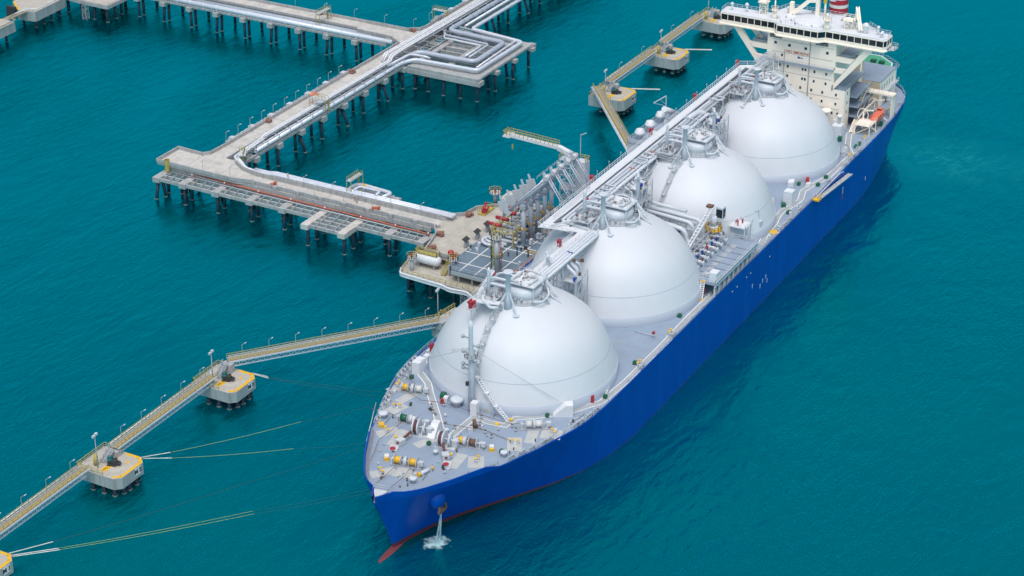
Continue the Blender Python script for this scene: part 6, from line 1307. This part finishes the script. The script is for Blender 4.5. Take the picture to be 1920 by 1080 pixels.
# block stacks, sacks
def blocks(x, y, n_, label, m_='blockred', z=9.0, sc=1.0):
    q = MB(); rnd = random.Random(int(x*7+y)); 
    for k in range(n_): q.ob((x+rnd.uniform(-.8,.8)*sc, y+rnd.uniform(-.8,.8)*sc, z+.3+rnd.random()*.7),(.8,.6,.5),rnd.random()*2)
    q.ob((x,y,z+.15),(1.6*sc,1.4*sc,.3),.2); tag(q.build('equipment_crate', m_), label, 'crate')
blocks(105.4,144.0,12,'red brown crate cluster against the trestle parapet nearer the corner pad'); blocks(151.2,144.0,12,'red brown crate cluster at the parapet end nearer the junction')
blocks(67.6,116.6,9,'orange crates on the berth roadway kerb nearer the corner pad','redpipe'); blocks(67.4,82.4,9,'orange crates on the berth roadway kerb nearer the loading platform','redpipe')
blocks(62.6,59.0,14,'rusty red crates at the left rear parapet of the loading platform'); blocks(54.2,56.6,14,'rusty red crates by the white storage tank on the platform edge'); blocks(76.6,58.4,14,'rusty red crates against the rear parapet of the loading platform')
blocks(193.2,146.6,7,'grey brown crates at the junction parapet'); blocks(192.2,183,8,'grey brown crates on the branch trestle parapet')
q = MB(); q.sph((53.6,50.6,9.7),.9,12,1,1,.9); q.cyl((53.6,50.6),.5,9.0,9.4,10); tag(q.build('red_valve_cover','red'),'round crimson cover standing at the left edge of the concrete deck','valve cover')
q = MB(); q.beam((50.8,47.6,9.0),(50.8,47.6,11.2),.22); q.ob((50.8,47.4,11.4),(.8,.7,.5),.4); tag(q.build('red_hydrant','redpipe'),'thin orange red hydrant post beside the blue grey deck corner','hydrant')
q = MB(); q.sph((124.5,140.8,11.9),.9,10,1.8,.7,.6); q.cyl((123.4,140.8),.08,9,12.4,6); q.sph((126.2,140.2,11.4),.5,8,1.2,1,.7); tag(q.build('windsock','orange'),'orange windsock on the roadway side of the access trestle gantry','windsock')
# people
def person(x, y, z, coat, label, lean=0, bike=False, rz=0):
    t = thing('person', label, 'person', (x,y,z)); me = bpy.data.meshes.new('body')
    V = [(0,0,.95),(0,0,1.2),(0,0,1.45),(0,0,1.58),(0,0,1.7),(.09,0,.92),(.12,.06,.5),(.12,0,.08),(-.09,0,.92),(-.12,-.1,.5),(-.12,-.05,.08),(.2,0,1.42),(.28,.08,1.15),(.26,.25,.95),(-.2,0,1.42),(-.28,.08,1.15),(-.26,.22,.95),(.12,.14,.04),(-.12,.1,.04)]
    Eg = [(0,1),(1,2),(2,3),(3,4),(0,5),(5,6),(6,7),(0,8),(8,9),(9,10),(2,11),(11,12),(12,13),(2,14),(14,15),(15,16),(7,17),(10,18)]
    me.from_pydata(V, Eg, []); o = bpy.data.objects.new('body', me); COL.objects.link(o); o.parent = t
    sk = o.modifiers.new('skin','SKIN'); rad = [.16,.15,.17,.06,.11,.1,.08,.06,.1,.08,.06,.07,.05,.04,.07,.05,.04,.05,.05]
    for v, r in zip(me.skin_vertices[0].data, rad): v.radius = (r,r)
    me.skin_vertices[0].data[0].use_root = True; o.modifiers.new('sub','SUBSURF').levels = 1; me.materials.append(M[coat])
    q = MB(); q.sph((x,y,z+1.78),.15,10); q.cyl((x,y),.17,z+1.72,z+1.76,10); q.build('hard_hat','white',t); q = MB(); q.sph((x,y-.05,z+1.66),.1,8); q.build('face','skin',t); t.rotation_euler = (0,0,rz)
    return t
person(69.8,90.6,9.0,'redpipe','person in orange overalls beside a bicycle on the berth roadway',rz=.4)
bt = thing('bicycle','dark bicycle beside the person in orange on the berth roadway','bicycle',(69.2,89.6,9)); q = MB()
for dx in (-.5,.5): q.tube([(69.2+dx*.8+.34*cos(k*pi/6),89.6+dx*.5,9.34+.34*sin(k*pi/6)) for k in range(13)],.035,5)
each(q, 'wheel','dgrey',bt); q = MB(); a_, b_2, c_2 = (68.8,89.35,9.34),(69.6,89.85,9.34),(69.2,89.6,9.85); q.beam(a_,c_2,.05); q.beam(b_2,c_2,.05); q.beam(c_2,(69.0,89.5,9.4),.05); q.beam((69.45,89.75,10.0),(69.6,89.85,9.34),.05); q.ob((68.98,89.47,9.95),(.25,.12,.06)); q.build('frame','bluep',bt)
person(71.1,113.6,10.3,'yrail','person in yellow vest standing on the pipeway wall'); person(200.8,141.8,9.0,'grey','person in grey walking on the access trestle beyond the junction')

# mooring lines
def line(pts, label, m_, r, sag=0):
    q = MB(); P_ = []
    for a, b in zip(pts, pts[1:]):
        a, b = Vector(a), Vector(b)
        for i in range(10): t = i/10; p = a.lerp(b, t); p.z -= sag*4*t*(1-t); P_.append(p)
    P_.append(Vector(pts[-1])); q.tube(P_, r, 6); tag(q.build('mooring_line', m_), label, 'rope')
def mline(x0, y0, tgt, fr, label, m2, off=0, sag=1.0):
    a = Vector((x0,y0,5.2)); b = Vector(tgt); m = a.lerp(b, fr); m.z -= .4
    d_ = (b-a).normalized(); line([a, m], 'pale tail of '+label, 'rope', .10)
    e = m.lerp(b, .62)
    line([m, e], 'thin middle of '+label, m2, .042, sag*.3); line([e, b], 'dark far end of '+label, 'roped', .028, sag*.3)
mline(-103.6,64.4,(-46,12.8,15.6),.12,'the upper rope from dolphin M1','roped'); mline(-103.8,63.4,(-60.5,3.0,15.8),.13,'the middle rope from dolphin M1','ropey'); mline(-104.0,62.9,(-61.5,2.0,15.8),.13,'the lowest rope from dolphin M1','ropey')
mline(-60.4,63.6,(-29.5,19.9,15.6),.12,'the upper mooring rope leaving dolphin M2','ropey'); mline(-60.6,63.0,(-45,13,15.6),.13,'the lower mooring rope leaving dolphin M2','ropey')
mline(-17.3,64.0,(-25.2,21.2,15.8),.12,'the mooring ropes from dolphin M3','roped'); mline(-17.6,63.4,(-27,20.6,15.8),.12,'the second mooring rope from dolphin M3','roped')
for nm, (x, tx) in {'M4':(190.5,150),'M5':(230.6,200)}.items():
    line([(x,64.6,5.2),(x+2.0,55.5,6.0)],f'pale thick mooring rope end leaving the dolphin marked {nm}','rope',.22)
# discharge water and splash by the bow
q = MB(); rnd = random.Random(77)
for k in range(260):
    t = rnd.random(); g = rnd.random()*2*pi; s_ = .05+.55*t; x = -50.9-.9*t*t+cos(g)*s_; y = -7.9+.6*t+sin(g)*s_; z = 8.4*(1-t); q.tube([(x,y,z+.1),(x+.05,y-.05,max(.02,z-rnd.uniform(.4,1.2)))], rnd.uniform(.008,.03), 4)
M['spray'] = mat('water_spray', (.55,.74,.80), .6)
tag(q.build('water_discharge','spray'),'white stream of water pouring from the anchor opening at the bow','water')
fm = mat('sea_foam', (.45,.68,.72), .8, var=.1); fn_ = fm.node_tree
def foam_alpha():
    n_ = fn_.nodes; l_ = fn_.links; p = n_['Principled BSDF']; tc = n_.new('ShaderNodeTexCoord'); no = n_.new('ShaderNodeTexNoise'); no.inputs['Scale'].default_value = .55; no.inputs['Detail'].default_value = 9; l_.new(tc.outputs['Object'], no.inputs['Vector'])
    ln = n_.new('ShaderNodeVectorMath'); ln.operation = 'LENGTH'; mp = n_.new('ShaderNodeMapping'); mp.inputs['Scale'].default_value = (.28,.28,0); l_.new(tc.outputs['Object'], mp.inputs[0]); l_.new(mp.outputs[0], ln.inputs[0])
    sb = n_.new('ShaderNodeMath'); sb.operation = 'SUBTRACT'; l_.new(no.outputs['Fac'], sb.inputs[0]); ml_ = n_.new('ShaderNodeMath'); ml_.operation = 'MULTIPLY'; ml_.inputs[1].default_value = .42; l_.new(ln.outputs['Value'], ml_.inputs[0]); l_.new(ml_.outputs[0], sb.inputs[1])
    mr = n_.new('ShaderNodeMapRange'); mr.inputs['From Min'].default_value = .16; mr.inputs['From Max'].default_value = .42; l_.new(sb.outputs[0], mr.inputs['Value']); l_.new(mr.outputs[0], p.inputs['Alpha'])
foam_alpha(); M['foam'] = fm
q = MB(); N = 24
pp = [(-51.4+4.6*cos(2*pi*k/N), -6.8+3.6*sin(2*pi*k/N)) for k in range(N)]; q.add([(x,y,.05) for x, y in pp], [tuple(range(N))]); o = q.build('splash_foam','foam'); tag(o,'white foam patch on the water below the bow discharge','foam')
